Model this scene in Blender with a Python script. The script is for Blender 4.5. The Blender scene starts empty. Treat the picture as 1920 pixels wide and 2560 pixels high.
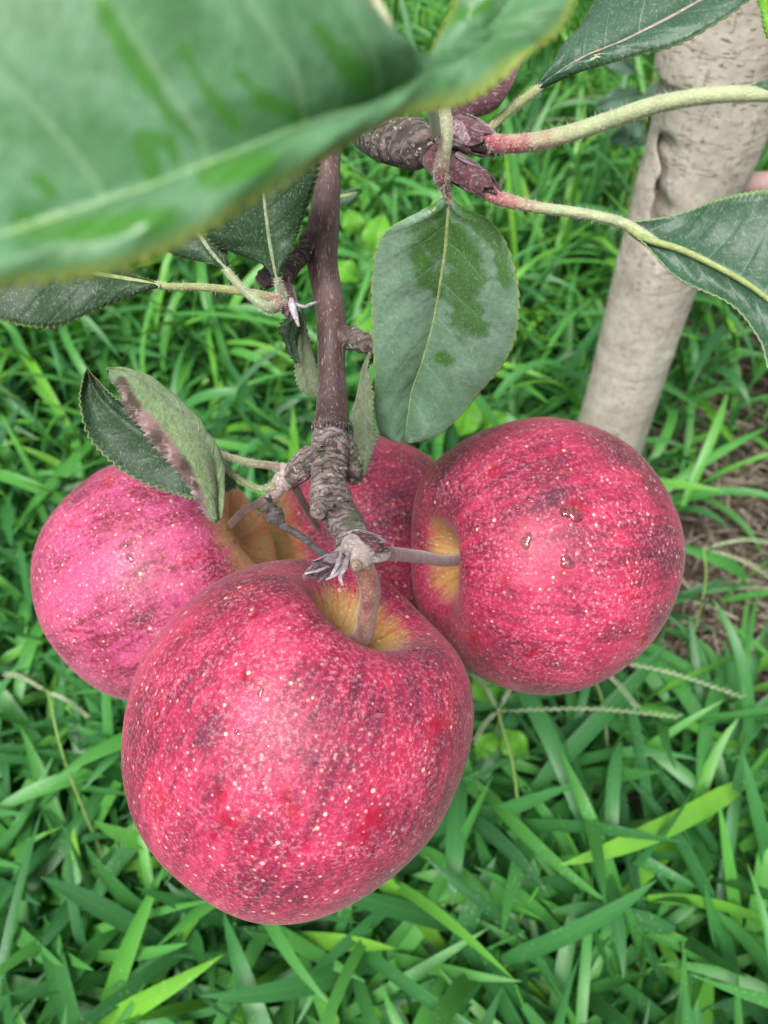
import bpy, math, random
import numpy as np
from mathutils import Vector, Matrix
from mathutils.bvhtree import BVHTree

random.seed(7)
rng = np.random.default_rng(11)
SC = bpy.context.scene

# ------------------------------------------------------------------ camera
PITCH = math.radians(50.0)
CAM_H = 0.56
FPX = 1971.0                      # focal length in pixels of the 1920x2560 photograph
cam_d = bpy.data.cameras.new("camera")
cam = bpy.data.objects.new("camera", cam_d)
SC.collection.objects.link(cam)
cam.location = (0, 0, CAM_H)
cam.rotation_euler = (math.pi / 2 - PITCH, 0, 0)
cam_d.sensor_fit = 'VERTICAL'
cam_d.sensor_height = 24.0
cam_d.lens = FPX / 2560 * 24.0
cam_d.clip_start = 0.01
cam_d.clip_end = 500
cam_d.dof.use_dof = True
cam_d.dof.focus_distance = 0.172
cam_d.dof.aperture_fstop = 12.5
SC.camera = cam

# ------------------------------------------------------------------ sky, sun, exposure
SUN_EL, SUN_AZ = math.radians(62), math.radians(205)
w = bpy.data.worlds.new("World"); SC.world = w; w.use_nodes = True
nt = w.node_tree; bg = nt.nodes["Background"]
sky = nt.nodes.new("ShaderNodeTexSky"); sky.sky_type = 'NISHITA'; sky.sun_disc = False
sky.sun_elevation = SUN_EL; sky.sun_rotation = SUN_AZ
sky.air_density = 1.0; sky.dust_density = 5.0; sky.ozone_density = 1.0
hs = nt.nodes.new("ShaderNodeHueSaturation"); hs.inputs["Saturation"].default_value = 0.18
nt.links.new(sky.outputs[0], hs.inputs["Color"]); nt.links.new(hs.outputs[0], bg.inputs[0])
bg.inputs[1].default_value = 0.085
sl = bpy.data.lights.new("sun", 'SUN'); sl.energy = 3.1; sl.angle = math.radians(28); sl.color = (1, 0.97, 0.93)
so = bpy.data.objects.new("sun", sl); SC.collection.objects.link(so)
sd = Vector((math.sin(SUN_AZ) * math.cos(SUN_EL), math.cos(SUN_AZ) * math.cos(SUN_EL), math.sin(SUN_EL)))
so.rotation_euler = sd.to_track_quat('Z', 'Y').to_euler()
SC.view_settings.view_transform = 'Standard'
SC.view_settings.look = 'None'
SC.view_settings.gamma = 1
SC.view_settings.exposure = 0.66
SC.render.engine = 'CYCLES'
SC.cycles.max_bounces = 8

# ------------------------------------------------------------------ picture measurements -> world points
CX = np.array([1.0, 0, 0]); CF = np.array([0, math.cos(PITCH), -math.sin(PITCH)])
CU = np.array([0, math.sin(PITCH), math.cos(PITCH)]); CO = np.array([0, 0, CAM_H])
def ray(px, py): return CF + (px - 960) / FPX * CX - (py - 1280) / FPX * CU
def P(px, py, z): return CO + z * ray(px, py)
def PY(px, py, y):
    d = ray(px, py); return CO + d * (y / d[1])
def PH(px, py, h):
    d = ray(px, py); return CO + d * ((h - CAM_H) / d[2])
def camdir(x, y, t): return x * CX + y * CU - t * CF      # right, up, towards the camera
def PP(seq): return [P(a, b, c) for a, b, c in seq]

# ------------------------------------------------------------------ objects
def tag(o, label=None, cat=None, group=None, kind=None):
    if label: o["label"] = label
    if cat: o["category"] = cat
    if group: o["group"] = group
    if kind: o["kind"] = kind
    return o
WM = {}
def wm(o): return WM.get(o.name, Matrix.Identity(4))
def empty(name, loc, rot=None):
    o = bpy.data.objects.new(name, None); SC.collection.objects.link(o)
    m = Matrix.Translation(Vector(loc))
    if rot is not None: m = m @ rot.to_4x4()
    o.matrix_basis = m; WM[o.name] = m
    o.empty_display_size = 0.01
    return o
def mesh_obj(name, V, F, mats, parent=None, uv=None, local=False, smooth=True, attrs=None, fmat=None):
    V = np.asarray(V, dtype=float)
    if parent is not None and not local:
        mi = np.array(wm(parent).inverted())
        V = V @ mi[:3, :3].T + mi[:3, 3]
    me = bpy.data.meshes.new(name)
    if isinstance(F, np.ndarray):
        n = len(F); k = F.shape[1]
        me.vertices.add(len(V)); me.vertices.foreach_set("co", V.astype(np.float32).ravel())
        me.loops.add(n * k); me.loops.foreach_set("vertex_index", F.astype(np.int32).ravel())
        me.polygons.add(n); me.polygons.foreach_set("loop_start", np.arange(0, n * k, k, dtype=np.int32))
        me.polygons.foreach_set("loop_total", np.full(n, k, dtype=np.int32))
        me.update(calc_edges=True)
    else:
        me.from_pydata([tuple(v) for v in V], [], F)
    if smooth: me.polygons.foreach_set("use_smooth", np.ones(len(me.polygons), dtype=bool))
    if not isinstance(mats, (list, tuple)): mats = [mats]
    for m in mats: me.materials.append(m)
    if fmat is not None: me.polygons.foreach_set("material_index", np.asarray(fmat, dtype=np.int32))
    if uv is not None:
        ul = me.uv_layers.new(name="UVMap")
        li = np.zeros(len(me.loops), dtype=np.int32); me.loops.foreach_get("vertex_index", li)
        ul.data.foreach_set("uv", np.asarray(uv, dtype=np.float32)[li].ravel())
    if attrs:
        for an, av in attrs.items():
            at = me.attributes.new(an, 'FLOAT', 'POINT'); at.data.foreach_set("value", np.asarray(av, dtype=np.float32))
    me.update()
    o = bpy.data.objects.new(name, me); SC.collection.objects.link(o)
    if parent is not None:
        o.parent = parent; WM[o.name] = wm(parent)
    return o

def crom(pts, n, closed=False):
    pts = np.asarray(pts, float); m = len(pts)
    if m == 2: t = np.linspace(0, 1, n)[:, None]; return pts[0] * (1 - t) + pts[1] * t
    q = np.vstack([2 * pts[0] - pts[1], pts, 2 * pts[-1] - pts[-2]])
    t = np.linspace(0, m - 1, n); i = np.minimum(t.astype(int), m - 2); f = (t - i)[:, None]
    p0, p1, p2, p3 = q[i], q[i + 1], q[i + 2], q[i + 3]
    return 0.5 * (2 * p1 + (p2 - p0) * f + (2 * p0 - 5 * p1 + 4 * p2 - p3) * f ** 2 + (3 * p1 - p0 - 3 * p2 + p3) * f ** 3)

def sm_noise(n, k, amp, seed):
    r = np.random.default_rng(seed); x = r.normal(size=max(4, k)); return crom(x[:, None], n)[:, 0] * amp

class MB:
    """collects closed tubes and other pieces of one mesh"""
    def __init__(s): s.V = []; s.F = []; s.n = 0; s.M = []
    def add(s, V, F, m=0):
        s.V.append(np.asarray(V)); s.F += [tuple(int(i) + s.n for i in f) for f in F]; s.n += len(V); s.M += [m] * len(F)
    def tube(s, pts, radii, n=None, seg=14, ridge=0.0, ridges=0, lump=0.0, seed=0, flat=1.0, m=0):
        pts = np.asarray(pts, float); radii = np.asarray(radii, float)
        n = n or max(8, len(pts) * 6)
        C = crom(pts, n); R = np.maximum(crom(radii[:, None], n)[:, 0], 1e-5)
        T = np.gradient(C, axis=0); T /= np.linalg.norm(T, axis=1)[:, None] + 1e-12
        a = np.array([0, 0, 1.0]) if abs(T[0][2]) < 0.8 else np.array([1.0, 0, 0])
        N = np.cross(T[0], a); N /= np.linalg.norm(N); V = []
        r = np.random.default_rng(seed + 5); ph = r.uniform(0, 6.28, 6)
        L = np.concatenate([[0], np.cumsum(np.linalg.norm(np.diff(C, axis=0), axis=1))]); L /= max(L[-1], 1e-9)
        for i in range(n):
            N = N - T[i] * np.dot(N, T[i]); N /= np.linalg.norm(N); B = np.cross(T[i], N)
            th = np.arange(seg) / seg * 2 * math.pi
            k = 1 + lump * (np.sin(2 * th + ph[0] + 7 * L[i]) * .5 + np.sin(3 * th + ph[1] - 13 * L[i]) * .4 + np.sin(5 * th + ph[2] + 23 * L[i]) * .25)
            if ridges: k = k + ridge * (np.abs(np.sin(math.pi * ridges * L[i] + .6 * np.sin(th + ph[3]) + .4 * np.sin(2 * th + ph[4]))) - .5)
            rr = R[i] * k
            V.append(C[i] + (np.cos(th) * rr)[:, None] * N + (np.sin(th) * rr * flat)[:, None] * B)
        V = np.vstack(V + [C[0:1] - T[0] * R[0] * .25, C[-1:] + T[-1] * R[-1] * .25]); F = []
        for i in range(n - 1):
            for j in range(seg):
                j2 = (j + 1) % seg; F.append((i * seg + j, i * seg + j2, (i + 1) * seg + j2, (i + 1) * seg + j))
        for j in range(seg):
            j2 = (j + 1) % seg; F.append((n * seg, j2, j)); F.append((n * seg + 1, (n - 1) * seg + j, (n - 1) * seg + j2))
        s.add(V, F, m)
    def ptube(s, seq, **k):
        """seq of (px, py, depth, radius in px)"""
        s.tube([P(a, b, c) for a, b, c, d in seq], [d * c / FPX for a, b, c, d in seq], **k)
    def build(s, name, mats, parent=None, remesh=None, **k):
        o = mesh_obj(name, np.vstack(s.V), s.F, mats, parent, fmat=s.M, **k)
        if remesh:
            md = o.modifiers.new("remesh", 'REMESH'); md.mode = 'VOXEL'; md.voxel_size = remesh; md.use_smooth_shade = True
        return o

# ------------------------------------------------------------------ materials
class G:
    def __init__(s, name):
        s.m = bpy.data.materials.new(name); s.m.use_nodes = True; s.t = s.m.node_tree
        s.b = s.t.nodes["Principled BSDF"]; s.out = s.t.nodes["Material Output"]
    def nd(s, ty, **p):
        n = s.t.nodes.new(ty)
        for k, v in p.items(): setattr(n, k, v)
        return n
    def put(s, sock, v):
        if isinstance(v, bpy.types.NodeSocket): s.t.links.new(v, sock)
        elif isinstance(v, (tuple, list)) and len(v) == 3 and sock.type == 'RGBA': sock.default_value = (*v, 1)
        else: sock.default_value = v
    def coord(s, k='Object'): return s.nd('ShaderNodeTexCoord').outputs[k]
    def ma(s, op, a, b=0.0, c=0.0, clamp=False):
        n = s.nd('ShaderNodeMath', operation=op, use_clamp=clamp)
        for i, v in enumerate((a, b, c)): s.put(n.inputs[i], v)
        return n.outputs[0]
    def vm(s, op, a, b=(0, 0, 0), out=0):
        n = s.nd('ShaderNodeVectorMath', operation=op); s.put(n.inputs[0], a)
        if op == 'SCALE': s.put(n.inputs[3], b)
        else: s.put(n.inputs[1], b)
        return n.outputs[out]
    def sep(s, v):
        n = s.nd('ShaderNodeSeparateXYZ'); s.put(n.inputs[0], v); return n.outputs
    def comb(s, x, y, z):
        n = s.nd('ShaderNodeCombineXYZ')
        for i, v in enumerate((x, y, z)): s.put(n.inputs[i], v)
        return n.outputs[0]
    def noise(s, v, sc, det=3, ro=.5, dist=0):
        n = s.nd('ShaderNodeTexNoise'); s.put(n.inputs['Vector'], v)
        n.inputs['Scale'].default_value = sc; n.inputs['Detail'].default_value = det
        n.inputs['Roughness'].default_value = ro; n.inputs['Distortion'].default_value = dist
        return n.outputs[0]
    def vor(s, v, sc, rnd=1.0, out='Distance', feat='F1'):
        n = s.nd('ShaderNodeTexVoronoi', feature=feat); s.put(n.inputs['Vector'], v)
        n.inputs['Scale'].default_value = sc; n.inputs['Randomness'].default_value = rnd
        return n.outputs[out]
    def map(s, v, a, b, lo=0.0, hi=1.0, smooth=False):
        n = s.nd('ShaderNodeMapRange', interpolation_type='SMOOTHSTEP' if smooth else 'LINEAR')
        for i, x in enumerate((v, a, b, lo, hi)): s.put(n.inputs[i], x)
        return n.outputs[0]
    def mix(s, f, a, b, bt='MIX'):
        n = s.nd('ShaderNodeMix', data_type='RGBA', blend_type=bt)
        s.put(n.inputs[0], f); s.put(n.inputs[6], a); s.put(n.inputs[7], b); return n.outputs[2]
    def ramp(s, f, stops):
        n = s.nd('ShaderNodeValToRGB'); s.put(n.inputs[0], f); e = n.color_ramp.elements
        for i, (p, c) in enumerate(stops):
            q = e[i] if i < 2 else e.new(p)
            q.position = p; q.color = (*c, 1)
        return n.outputs[0]
    def bump(s, h, st=.3, d=.001, prev=None):
        n = s.nd('ShaderNodeBump'); s.put(n.inputs['Height'], h); n.inputs['Strength'].default_value = st; n.inputs['Distance'].default_value = d
        if prev is not None: s.put(n.inputs['Normal'], prev)
        return n.outputs[0]
    def fin(s, col=None, rough=.5, nrm=None, **k):
        if col is not None: s.put(s.b.inputs['Base Color'], col)
        s.put(s.b.inputs['Roughness'], rough)
        if nrm is not None: s.put(s.b.inputs['Normal'], nrm)
        for a, v in k.items(): s.put(s.b.inputs[a.replace('_', ' ')], v)
        return s.m
    def translucent(s, col, f, nrm=None):
        tr = s.nd('ShaderNodeBsdfTranslucent'); s.put(tr.inputs[0], col)
        mx = s.nd('ShaderNodeMixShader'); s.put(mx.inputs[0], f)
        s.t.links.new(s.b.outputs[0], mx.inputs[1]); s.t.links.new(tr.outputs[0], mx.inputs[2])
        s.t.links.new(mx.outputs[0], s.out.inputs[0])

def apple_mat(name, R, seed=0.0, yellow=.5, dark=0.0, warm=0.0, pink=0.0, gc=(.52, .33, .08)):
    g = G(name); p = g.vm('SCALE', g.coord(), 1.0 / R); x, y, z = g.sep(p)
    wob = g.noise(g.vm('ADD', p, (seed, seed, 0)), 2.5, 2)
    rho = g.ma('SQRT', g.ma('ADD', g.ma('MULTIPLY', x, x), g.ma('MULTIPLY', y, y)))
    az = g.vm('NORMALIZE', g.comb(x, y, 0.0001)); ax, ay, _ = g.sep(az)
    w2 = g.ma('MULTIPLY', wob, .45)
    s1 = g.noise(g.comb(g.ma('MULTIPLY_ADD', ax, 7, w2), g.ma('MULTIPLY_ADD', ay, 7, w2), g.ma('MULTIPLY_ADD', z, .9, seed)), 1, 4, .6)
    s2 = g.noise(g.comb(g.ma('MULTIPLY_ADD', ax, 24, w2), g.ma('MULTIPLY_ADD', ay, 24, w2), g.ma('MULTIPLY_ADD', z, 3, seed)), 1, 4, .65)
    bl = g.noise(g.vm('ADD', p, (seed * 3, 1, seed)), 1.9, 4, .62)
    f9 = g.noise(p, 26, 3, .75)
    v = g.ma('ADD', g.ma('MULTIPLY', s1, .30), g.ma('ADD', g.ma('MULTIPLY', s2, .34), g.ma('MULTIPLY', bl, .62)))
    v = g.ma('SUBTRACT', v, .085)
    v = g.ma('ADD', v, g.ma('MULTIPLY', f9, .34)); v = g.ma('SUBTRACT', v, .172 + dark)
    col = g.ramp(v, [(.34, (.070, .012, .034)), (.43, (.130, .014, .044)), (.51, (.235, .015, .052)), (.59, (.39, .022 + pink * .03, .080 + pink * .07)), (.70, (.53, .046 + pink * .02, .122 + pink * .05)), (.83, (.60, .18, .10))])
    # warm ground colour showing in places
    o1 = g.map(g.noise(g.comb(g.ma('MULTIPLY', ax, 4), g.ma('MULTIPLY', ay, 4), g.ma('MULTIPLY_ADD', z, 1.2, seed * 2)), 1, 5, .7), .62 - warm * .22, .76 - warm * .12, 0, .65)
    col = g.mix(g.ma('MULTIPLY', o1, g.map(z, -.5, .6, .3, 1)), col, (.62, .17, .08))
    br = g.map(g.noise(g.comb(g.ma('MULTIPLY', ax, 3), g.ma('MULTIPLY', ay, 3), g.ma('MULTIPLY_ADD', z, 2.4, seed * 4 + 2)), 1, 3, .5, .8), .60, .74, 0, .4)
    col = g.mix(br, col, (.58, .025, .055))
    ym = g.map(g.ma('ADD', rho, g.ma('MULTIPLY', g.ma('SUBTRACT', s2, .5), .28)), yellow, yellow * .62, 0, 1, True)
    ym = g.ma('MULTIPLY', ym, g.map(z, .1, .3)); yc = g.mix(g.map(g.noise(p, 3.5, 3), .35, .65), gc, (.46, .34, .13))
    yc = g.mix(g.map(g.noise(p, 9, 3, .6), .60, .66, 0, .7), yc, (.50, .17, .02))
    yc = g.mix(g.map(s1, .5, .62), yc, (.50, .19, .06)); col = g.mix(g.ma('MULTIPLY', ym, .9), col, yc)
    # bloom: fine pale fuzz, absent on wet patches
    wet = g.map(g.noise(g.vm('ADD', p, (7 + seed, 3, 1)), 7.5, 2, .5, .5), .69, .74, 0, .6)
    fz = g.noise(p, 44, 3, .7); fuzz = g.map(fz, .50, .66, 0, 1)
    fz2 = g.map(g.vor(g.vm('ADD', p, g.vm('SCALE', g.nd_col_noise(p, 6), .08)), 34), .0, .30, .95, 0)
    big = g.map(g.noise(p, 2.3, 3), .3, .68, .28, 1)
    fuzz = g.ma('MULTIPLY', g.ma('MAXIMUM', fuzz, fz2), g.ma('MULTIPLY', big, g.ma('SUBTRACT', 1, wet)))
    wa = g.nd('ShaderNodeAttribute', attribute_name='wet').outputs['Fac']
    wa = g.map(g.ma('ADD', wa, g.ma('MULTIPLY', g.ma('SUBTRACT', g.noise(p, 16, 3, .6), .5), 2.6)), .0, 1.1, 0, .75); wet = g.ma('MAXIMUM', wet, wa)
    fuzz = g.ma('MULTIPLY', fuzz, g.ma('SUBTRACT', 1, wa)); 
    col = g.mix(g.ma('MULTIPLY', fuzz, .50), col, g.mix(ym, (.82, .38, .46), (.72, .55, .3)))
    col = g.mix(wet, col, (.36, .004, .020))
    # lenticels
    n = g.nd('ShaderNodeTexVoronoi'); g.put(n.inputs['Vector'], g.vm('ADD', p, (seed, 0, 0))); n.inputs['Scale'].default_value = 10.5
    rnd = g.sep(n.outputs['Color'])[0]
    dm = g.map(g.ma('SUBTRACT', n.outputs['Distance'], g.ma('MULTIPLY', rnd, .09)), .03, .07, 1, 0)
    dm = g.ma('MULTIPLY', dm, g.map(rnd, .25, .3))
    n2 = g.nd('ShaderNodeTexVoronoi'); g.put(n2.inputs['Vector'], g.vm('ADD', p, (3, seed, 0))); n2.inputs['Scale'].default_value = 21
    r2 = g.sep(n2.outputs['Color'])[1]
    dm2 = g.ma('MULTIPLY', g.map(g.ma('SUBTRACT', n2.outputs['Distance'], g.ma('MULTIPLY', r2, .14)), .03, .12, .95, 0), g.map(z, .6, -.5, .45, 1))
    dm = g.ma('MAXIMUM', dm, dm2)
    col = g.mix(g.ma('MULTIPLY', dm, .85), col, (.82, .52, .38))
    nr = g.bump(g.noise(p, 60, 3, .7), .22, R * .012)
    nr = g.bump(g.noise(p, 7, 2), .25, R * .03, nr)
    ro = g.map(wet, 0, 1, .50, .10)
    return g.fin(col, ro, nr, Sheen_Weight=g.ma('MULTIPLY', g.ma('SUBTRACT', 1, wet), .12), Sheen_Roughness=.45, Sheen_Tint=(1, .72, .80), Subsurface_Weight=.08, Subsurface_Scale=.004, Specular_IOR_Level=.38)
def _ncn(s, v, sc):
    n = s.nd('ShaderNodeTexNoise'); s.put(n.inputs['Vector'], v); n.inputs['Scale'].default_value = sc; return n.outputs[1]
G.nd_col_noise = _ncn

def leaf_top(name, base, bloom, amt, wetc=(.03, .10, .006), wet=.6, nv=8, hair=.5, margin=(.25, .33, .10), wsoft=(1.1, .12, 1), blot=0, tipb=0, rough=.42, vein=(.2, .3, .14)):
    g = G(name); p = g.coord(); u, v, _ = g.sep(g.coord('UV')); au = g.ma('ABSOLUTE', u)
    n1 = g.noise(p, 260, 4, .6); n0 = g.noise(p, 30 if blot else 45, 3, .6, .6)
    col = g.mix(g.map(n1, .3, .7), base, tuple(c * 1.5 for c in base))
    cov = g.map(n0, .36, .62, amt * (.15 if blot else .35), amt)
    cov = g.ma('MULTIPLY', cov, g.map(g.noise(p, 150, 5, .7), .3, .7, .62, 1.2))
    if tipb: col = g.mix(g.map(g.ma('ADD', v, g.ma('MULTIPLY', g.noise(p, 260, 4, .7), .10)), 1.0, 1.035), col, (.24, .17, .14)); cov = g.ma('MULTIPLY', cov, g.map(v, .93, .97, 1, .3))
    if blot: cov = g.ma('MULTIPLY', cov, g.map(g.noise(g.vm('MULTIPLY', p, (1, .6, 1)), 110, 3, .6, 1.0), .36, .62, .35, 1.15)); cov = g.ma('MULTIPLY', cov, g.map(au, .80, .97, 1, .5))
    bm = g.ma('MULTIPLY', cov, g.map(g.noise(p, 900, 3, .7), .3, .7, .55, 1.1))
    wm_ = g.map(g.noise(g.vm('ADD', p, (.3, .1, .2)), 62, 2, .4, .7), wet, wet + .025, 0, 1)
    wa = g.nd('ShaderNodeAttribute', attribute_name='wet').outputs['Fac']
    wa = g.ma('ADD', wa, g.ma('MULTIPLY', g.ma('SUBTRACT', g.noise(p, 330, 3, .6), .5), wsoft[0]))
    wm_ = g.ma('MAXIMUM', wm_, g.map(wa, .0, wsoft[1], 0, wsoft[2]))
    bm = g.ma('MULTIPLY', bm, g.ma('SUBTRACT', 1, g.ma('MULTIPLY', wm_, .95)))
    col = g.mix(wm_, col, wetc); col = g.mix(bm, col, bloom)
    # hairs: short pale strokes
    hv = g.vm('ADD', p, g.vm('SCALE', g.nd_col_noise(p, 300), .004))
    hx, hy, hz = g.sep(hv); hn = g.noise(g.comb(g.ma('MULTIPLY', hx, 3400), g.ma('MULTIPLY', hy, 1100), g.ma('MULTIPLY', hz, 1700)), 1, 3, .6)
    col = g.mix(g.map(hn, .55, .72, 0, hair * .8), col, (.40, .48, .36))
    # veins
    ph = g.ma('SUBTRACT', g.ma('MULTIPLY', v, nv), g.ma('MULTIPLY', g.ma('POWER', au, 1.25), 1.5))
    ph = g.ma('ADD', ph, g.ma('MULTIPLY', g.noise(p, 60, 1), .5)); ph = g.ma('ADD', ph, g.ma('MULTIPLY', g.ma('SIGN', u), .22))
    fr = g.ma('ABSOLUTE', g.ma('SUBTRACT', g.ma('FRACT', ph), .5))
    vn = g.ma('MULTIPLY', g.map(fr, .0, .05 if blot else .028, 1, 0), g.map(au, .8, .2, 0, .5 if blot else .55))
    col = g.mix(vn, col, vein); col = g.mix(g.map(au, .80 if blot else .95, .985, 0, .8), col, margin)
    n = g.bump(g.map(fr, 0, .16, 0, 1, True), .12, .0005); n = g.bump(g.noise(p, 330, 3, .6), .35, .0006, n); n = g.bump(g.vor(p, 700, 1), .15, .0003, n)
    g.fin(col, g.map(wm_, 0, 1, rough, .10), n, Specular_IOR_Level=.30, Sheen_Weight=.03, Sheen_Roughness=.5)
    g.translucent((.12, .28, .03), .10)
    return g.m

def leaf_under(name, base=(.20, .27, .13), pale=(.42, .50, .34), brown=False):
    g = G(name); p = g.coord(); u, v, _ = g.sep(g.coord('UV')); au = g.ma('ABSOLUTE', u)
    hx, hy, hz = g.sep(g.vm('ADD', p, g.vm('SCALE', g.nd_col_noise(p, 260), .005)))
    hn = g.noise(g.comb(g.ma('MULTIPLY', hx, 1500), g.ma('MULTIPLY', hy, 500), g.ma('MULTIPLY', hz, 900)), 1, 3, .6)
    col = g.mix(g.map(hn, .35, .7), base, pale)
    col = g.mix(g.map(g.noise(p, 70, 3), .45, .7, 0, .4), col, tuple(c * .7 for c in base))
    if brown:
        e = g.ma('ADD', au, g.ma('MULTIPLY', g.ma('SUBTRACT', g.noise(p, 110, 4, .7), .5), .35))
        bc = g.mix(g.map(g.noise(p, 130, 3), .42, .58), (.22, .13, .13), (.055, .035, .022))
        bc = g.mix(g.map(g.noise(g.vm('ADD', p, (1, 0, 0)), 160, 3, .7), .54, .64), bc, (.38, .28, .26))
        m = g.ma('MULTIPLY', g.map(e, .68, .78, 0, 1), g.map(v, .88, .80)); col = g.mix(m, col, bc)
    ph = g.ma('SUBTRACT', g.ma('MULTIPLY', v, 8), g.ma('MULTIPLY', au, 1.6)); fr = g.ma('ABSOLUTE', g.ma('SUBTRACT', g.ma('FRACT', ph), .5))
    col = g.mix(g.map(fr, 0, .04, .35, 0), col, pale)
    n = g.bump(hn, .5, .0006); n = g.bump(g.map(fr, 0, .1, 1, 0), .4, .0008, n)
    g.fin(col, .8, n, Sheen_Weight=.3, Sheen_Roughness=.6, Specular_IOR_Level=.2)
    g.translucent((.2, .32, .06), .12)
    return g.m

def stalk_mat(name, c1, c2, axis_noise=90, sheen=.5, hair=.4, hc=(.6, .62, .5), att=None):
    g = G(name); p = g.coord(); n = g.noise(p, axis_noise, 4, .6)
    col = g.mix(g.map(n, .35, .65), c1, c2)
    h = g.noise(g.vm('MULTIPLY', p, (1, 2.2, 1.3)), 1100, 2, .6); col = g.mix(g.map(h, .52, .68, 0, hair), col, hc)
    return g.fin(col, .65, g.bump(h, .4, .0005), Sheen_Weight=sheen, Sheen_Roughness=.5, Specular_IOR_Level=.3)
def petiole_mat(name, red, green, redpart=.25, off=0.0):
    g = G(name); p = g.coord(); v = g.sep(g.coord('UV'))[1]; n = g.noise(p, 220, 3, .6)
    f = g.map(g.ma('ADD', v, g.ma('MULTIPLY', g.ma('SUBTRACT', n, .5), .2)), redpart - .1, redpart + .12)
    col = g.mix(f, red, green); col = g.mix(g.map(g.noise(p, 380, 3), .4, .7, 0, .4), col, tuple(min(1, c * 1.7) for c in green))
    h = g.noise(g.vm('MULTIPLY', p, (1, 2.4, 1.4)), 1300, 2, .6); col = g.mix(g.map(h, .54, .68, 0, .5), col, (.62, .64, .45))
    return g.fin(col, .6, g.bump(h, .5, .0005), Sheen_Weight=.6, Sheen_Roughness=.45)

def bark_mat(name):
    """young branch: purple brown skin with fine pale cracks along it, grey and cracked towards the knobby end"""
    g = G(name); p = g.coord(); x, y, z = g.sep(p)
    al = g.vm('DOT_PRODUCT', p, tuple(CU), 1); ac = g.vm('DOT_PRODUCT', p, tuple(CF), 1)
    st = g.noise(g.comb(g.ma('MULTIPLY', x, 2600), g.ma('MULTIPLY', al, 260), g.ma('MULTIPLY', ac, 2600)), 1, 3, .6)
    col = g.mix(g.map(g.noise(p, 60, 4), .35, .65), (.040, .018, .016), (.080, .036, .031))
    col = g.mix(g.map(st, .58, .70, 0, .6), col, (.40, .32, .30))
    sp = g.vor(g.vm('MULTIPLY', p, (1, .6, .6)), 260); col = g.mix(g.map(sp, .12, .18, .4, 0), col, (.34, .26, .24))
    col = g.mix(g.map(g.noise(p, 100, 3), .5, .72, 0, .4), col, (.17, .125, .13))
    n = g.bump(st, .35, .0006); n = g.bump(g.noise(p, 500, 4, .6), .35, .0006, n)
    return g.fin(col, .55, n, Sheen_Weight=.12)
def knob_mat(name, a, b, c, sc=1.0, moss=0.0):
    g = G(name); p = g.coord(); n = g.noise(p, 170 * sc, 5, .65)
    col = g.ramp(n, [(.36, a), (.5, b), (.66, c)])
    rg = g.nd('ShaderNodeTexWave', wave_type='BANDS', bands_direction='Y'); g.put(rg.inputs[0], g.vm('MULTIPLY', p, (1, .8, 1)))
    rg.inputs['Scale'].default_value = 190 * sc; rg.inputs['Distortion'].default_value = 7; rg.inputs['Detail'].default_value = 3; rg.inputs['Detail Scale'].default_value = 1.6
    col = g.mix(g.map(rg.outputs[1], .08, .3, .8, 0), col, (.035, .024, .02))
    if moss: col = g.mix(g.map(g.noise(p, 240, 3), .58, .66, 0, moss), col, (.04, .075, .012))
    col = g.mix(g.map(g.noise(p, 900, 2), .62, .7, 0, .7), col, (.60, .48, .42))
    h = g.ma('ADD', g.ma('MULTIPLY', rg.outputs[1], .7), g.noise(p, 420, 4, .7))
    return g.fin(col, .75, g.bump(h, .8, .0009), Sheen_Weight=.15)

def trunk_mat():
    g = G('trunk_bark'); p = g.coord(); x, y, z = g.sep(p)
    col = g.ramp(g.noise(p, 22, 5, .6), [(.3, (.43, .385, .325)), (.5, (.56, .51, .44)), (.7, (.65, .61, .54))])
    col = g.mix(g.map(g.noise(p, 120, 4, .7), .3, .7, .35, 0), col, (.20, .15, .13))
    ln = g.noise(g.comb(g.ma('MULTIPLY', x, 210), g.ma('MULTIPLY', y, 210), g.ma('MULTIPLY', z, 720)), 1, 2, .5)
    gr = g.map(z, .18, .42, .25, 1)
    col = g.mix(g.ma('MULTIPLY', g.map(ln, .625, .66, 0, .85), gr), col, (.13, .09, .075))
    vl = g.noise(g.comb(g.ma('MULTIPLY', x, 500), g.ma('MULTIPLY', y, 500), g.ma('MULTIPLY', z, 90)), 1, 3, .5)
    col = g.mix(g.ma('MULTIPLY', g.map(vl, .62, .68, 0, .6), gr), col, (.15, .10, .085))
    rg = g.noise(g.comb(g.ma('MULTIPLY', x, 14), g.ma('MULTIPLY', y, 14), g.ma('MULTIPLY', z, 110)), 1, 4, .6)
    rl = g.map(g.ma('ABSOLUTE', g.ma('SUBTRACT', rg, .46)), .0, .012, .6, 0); col = g.mix(rl, col, (.20, .135, .11))
    col = g.mix(g.map(g.noise(p, 9, 3), .55, .75, 0, .3), col, (.25, .24, .19))
    h = g.ma('ADD', g.noise(p, 160, 4, .6), g.ma('MULTIPLY', rl, -1.2)); h = g.ma('SUBTRACT', h, g.map(ln, .64, .7, 0, .8))
    return g.fin(col, .8, g.bump(h, .6, .0015))

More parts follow.
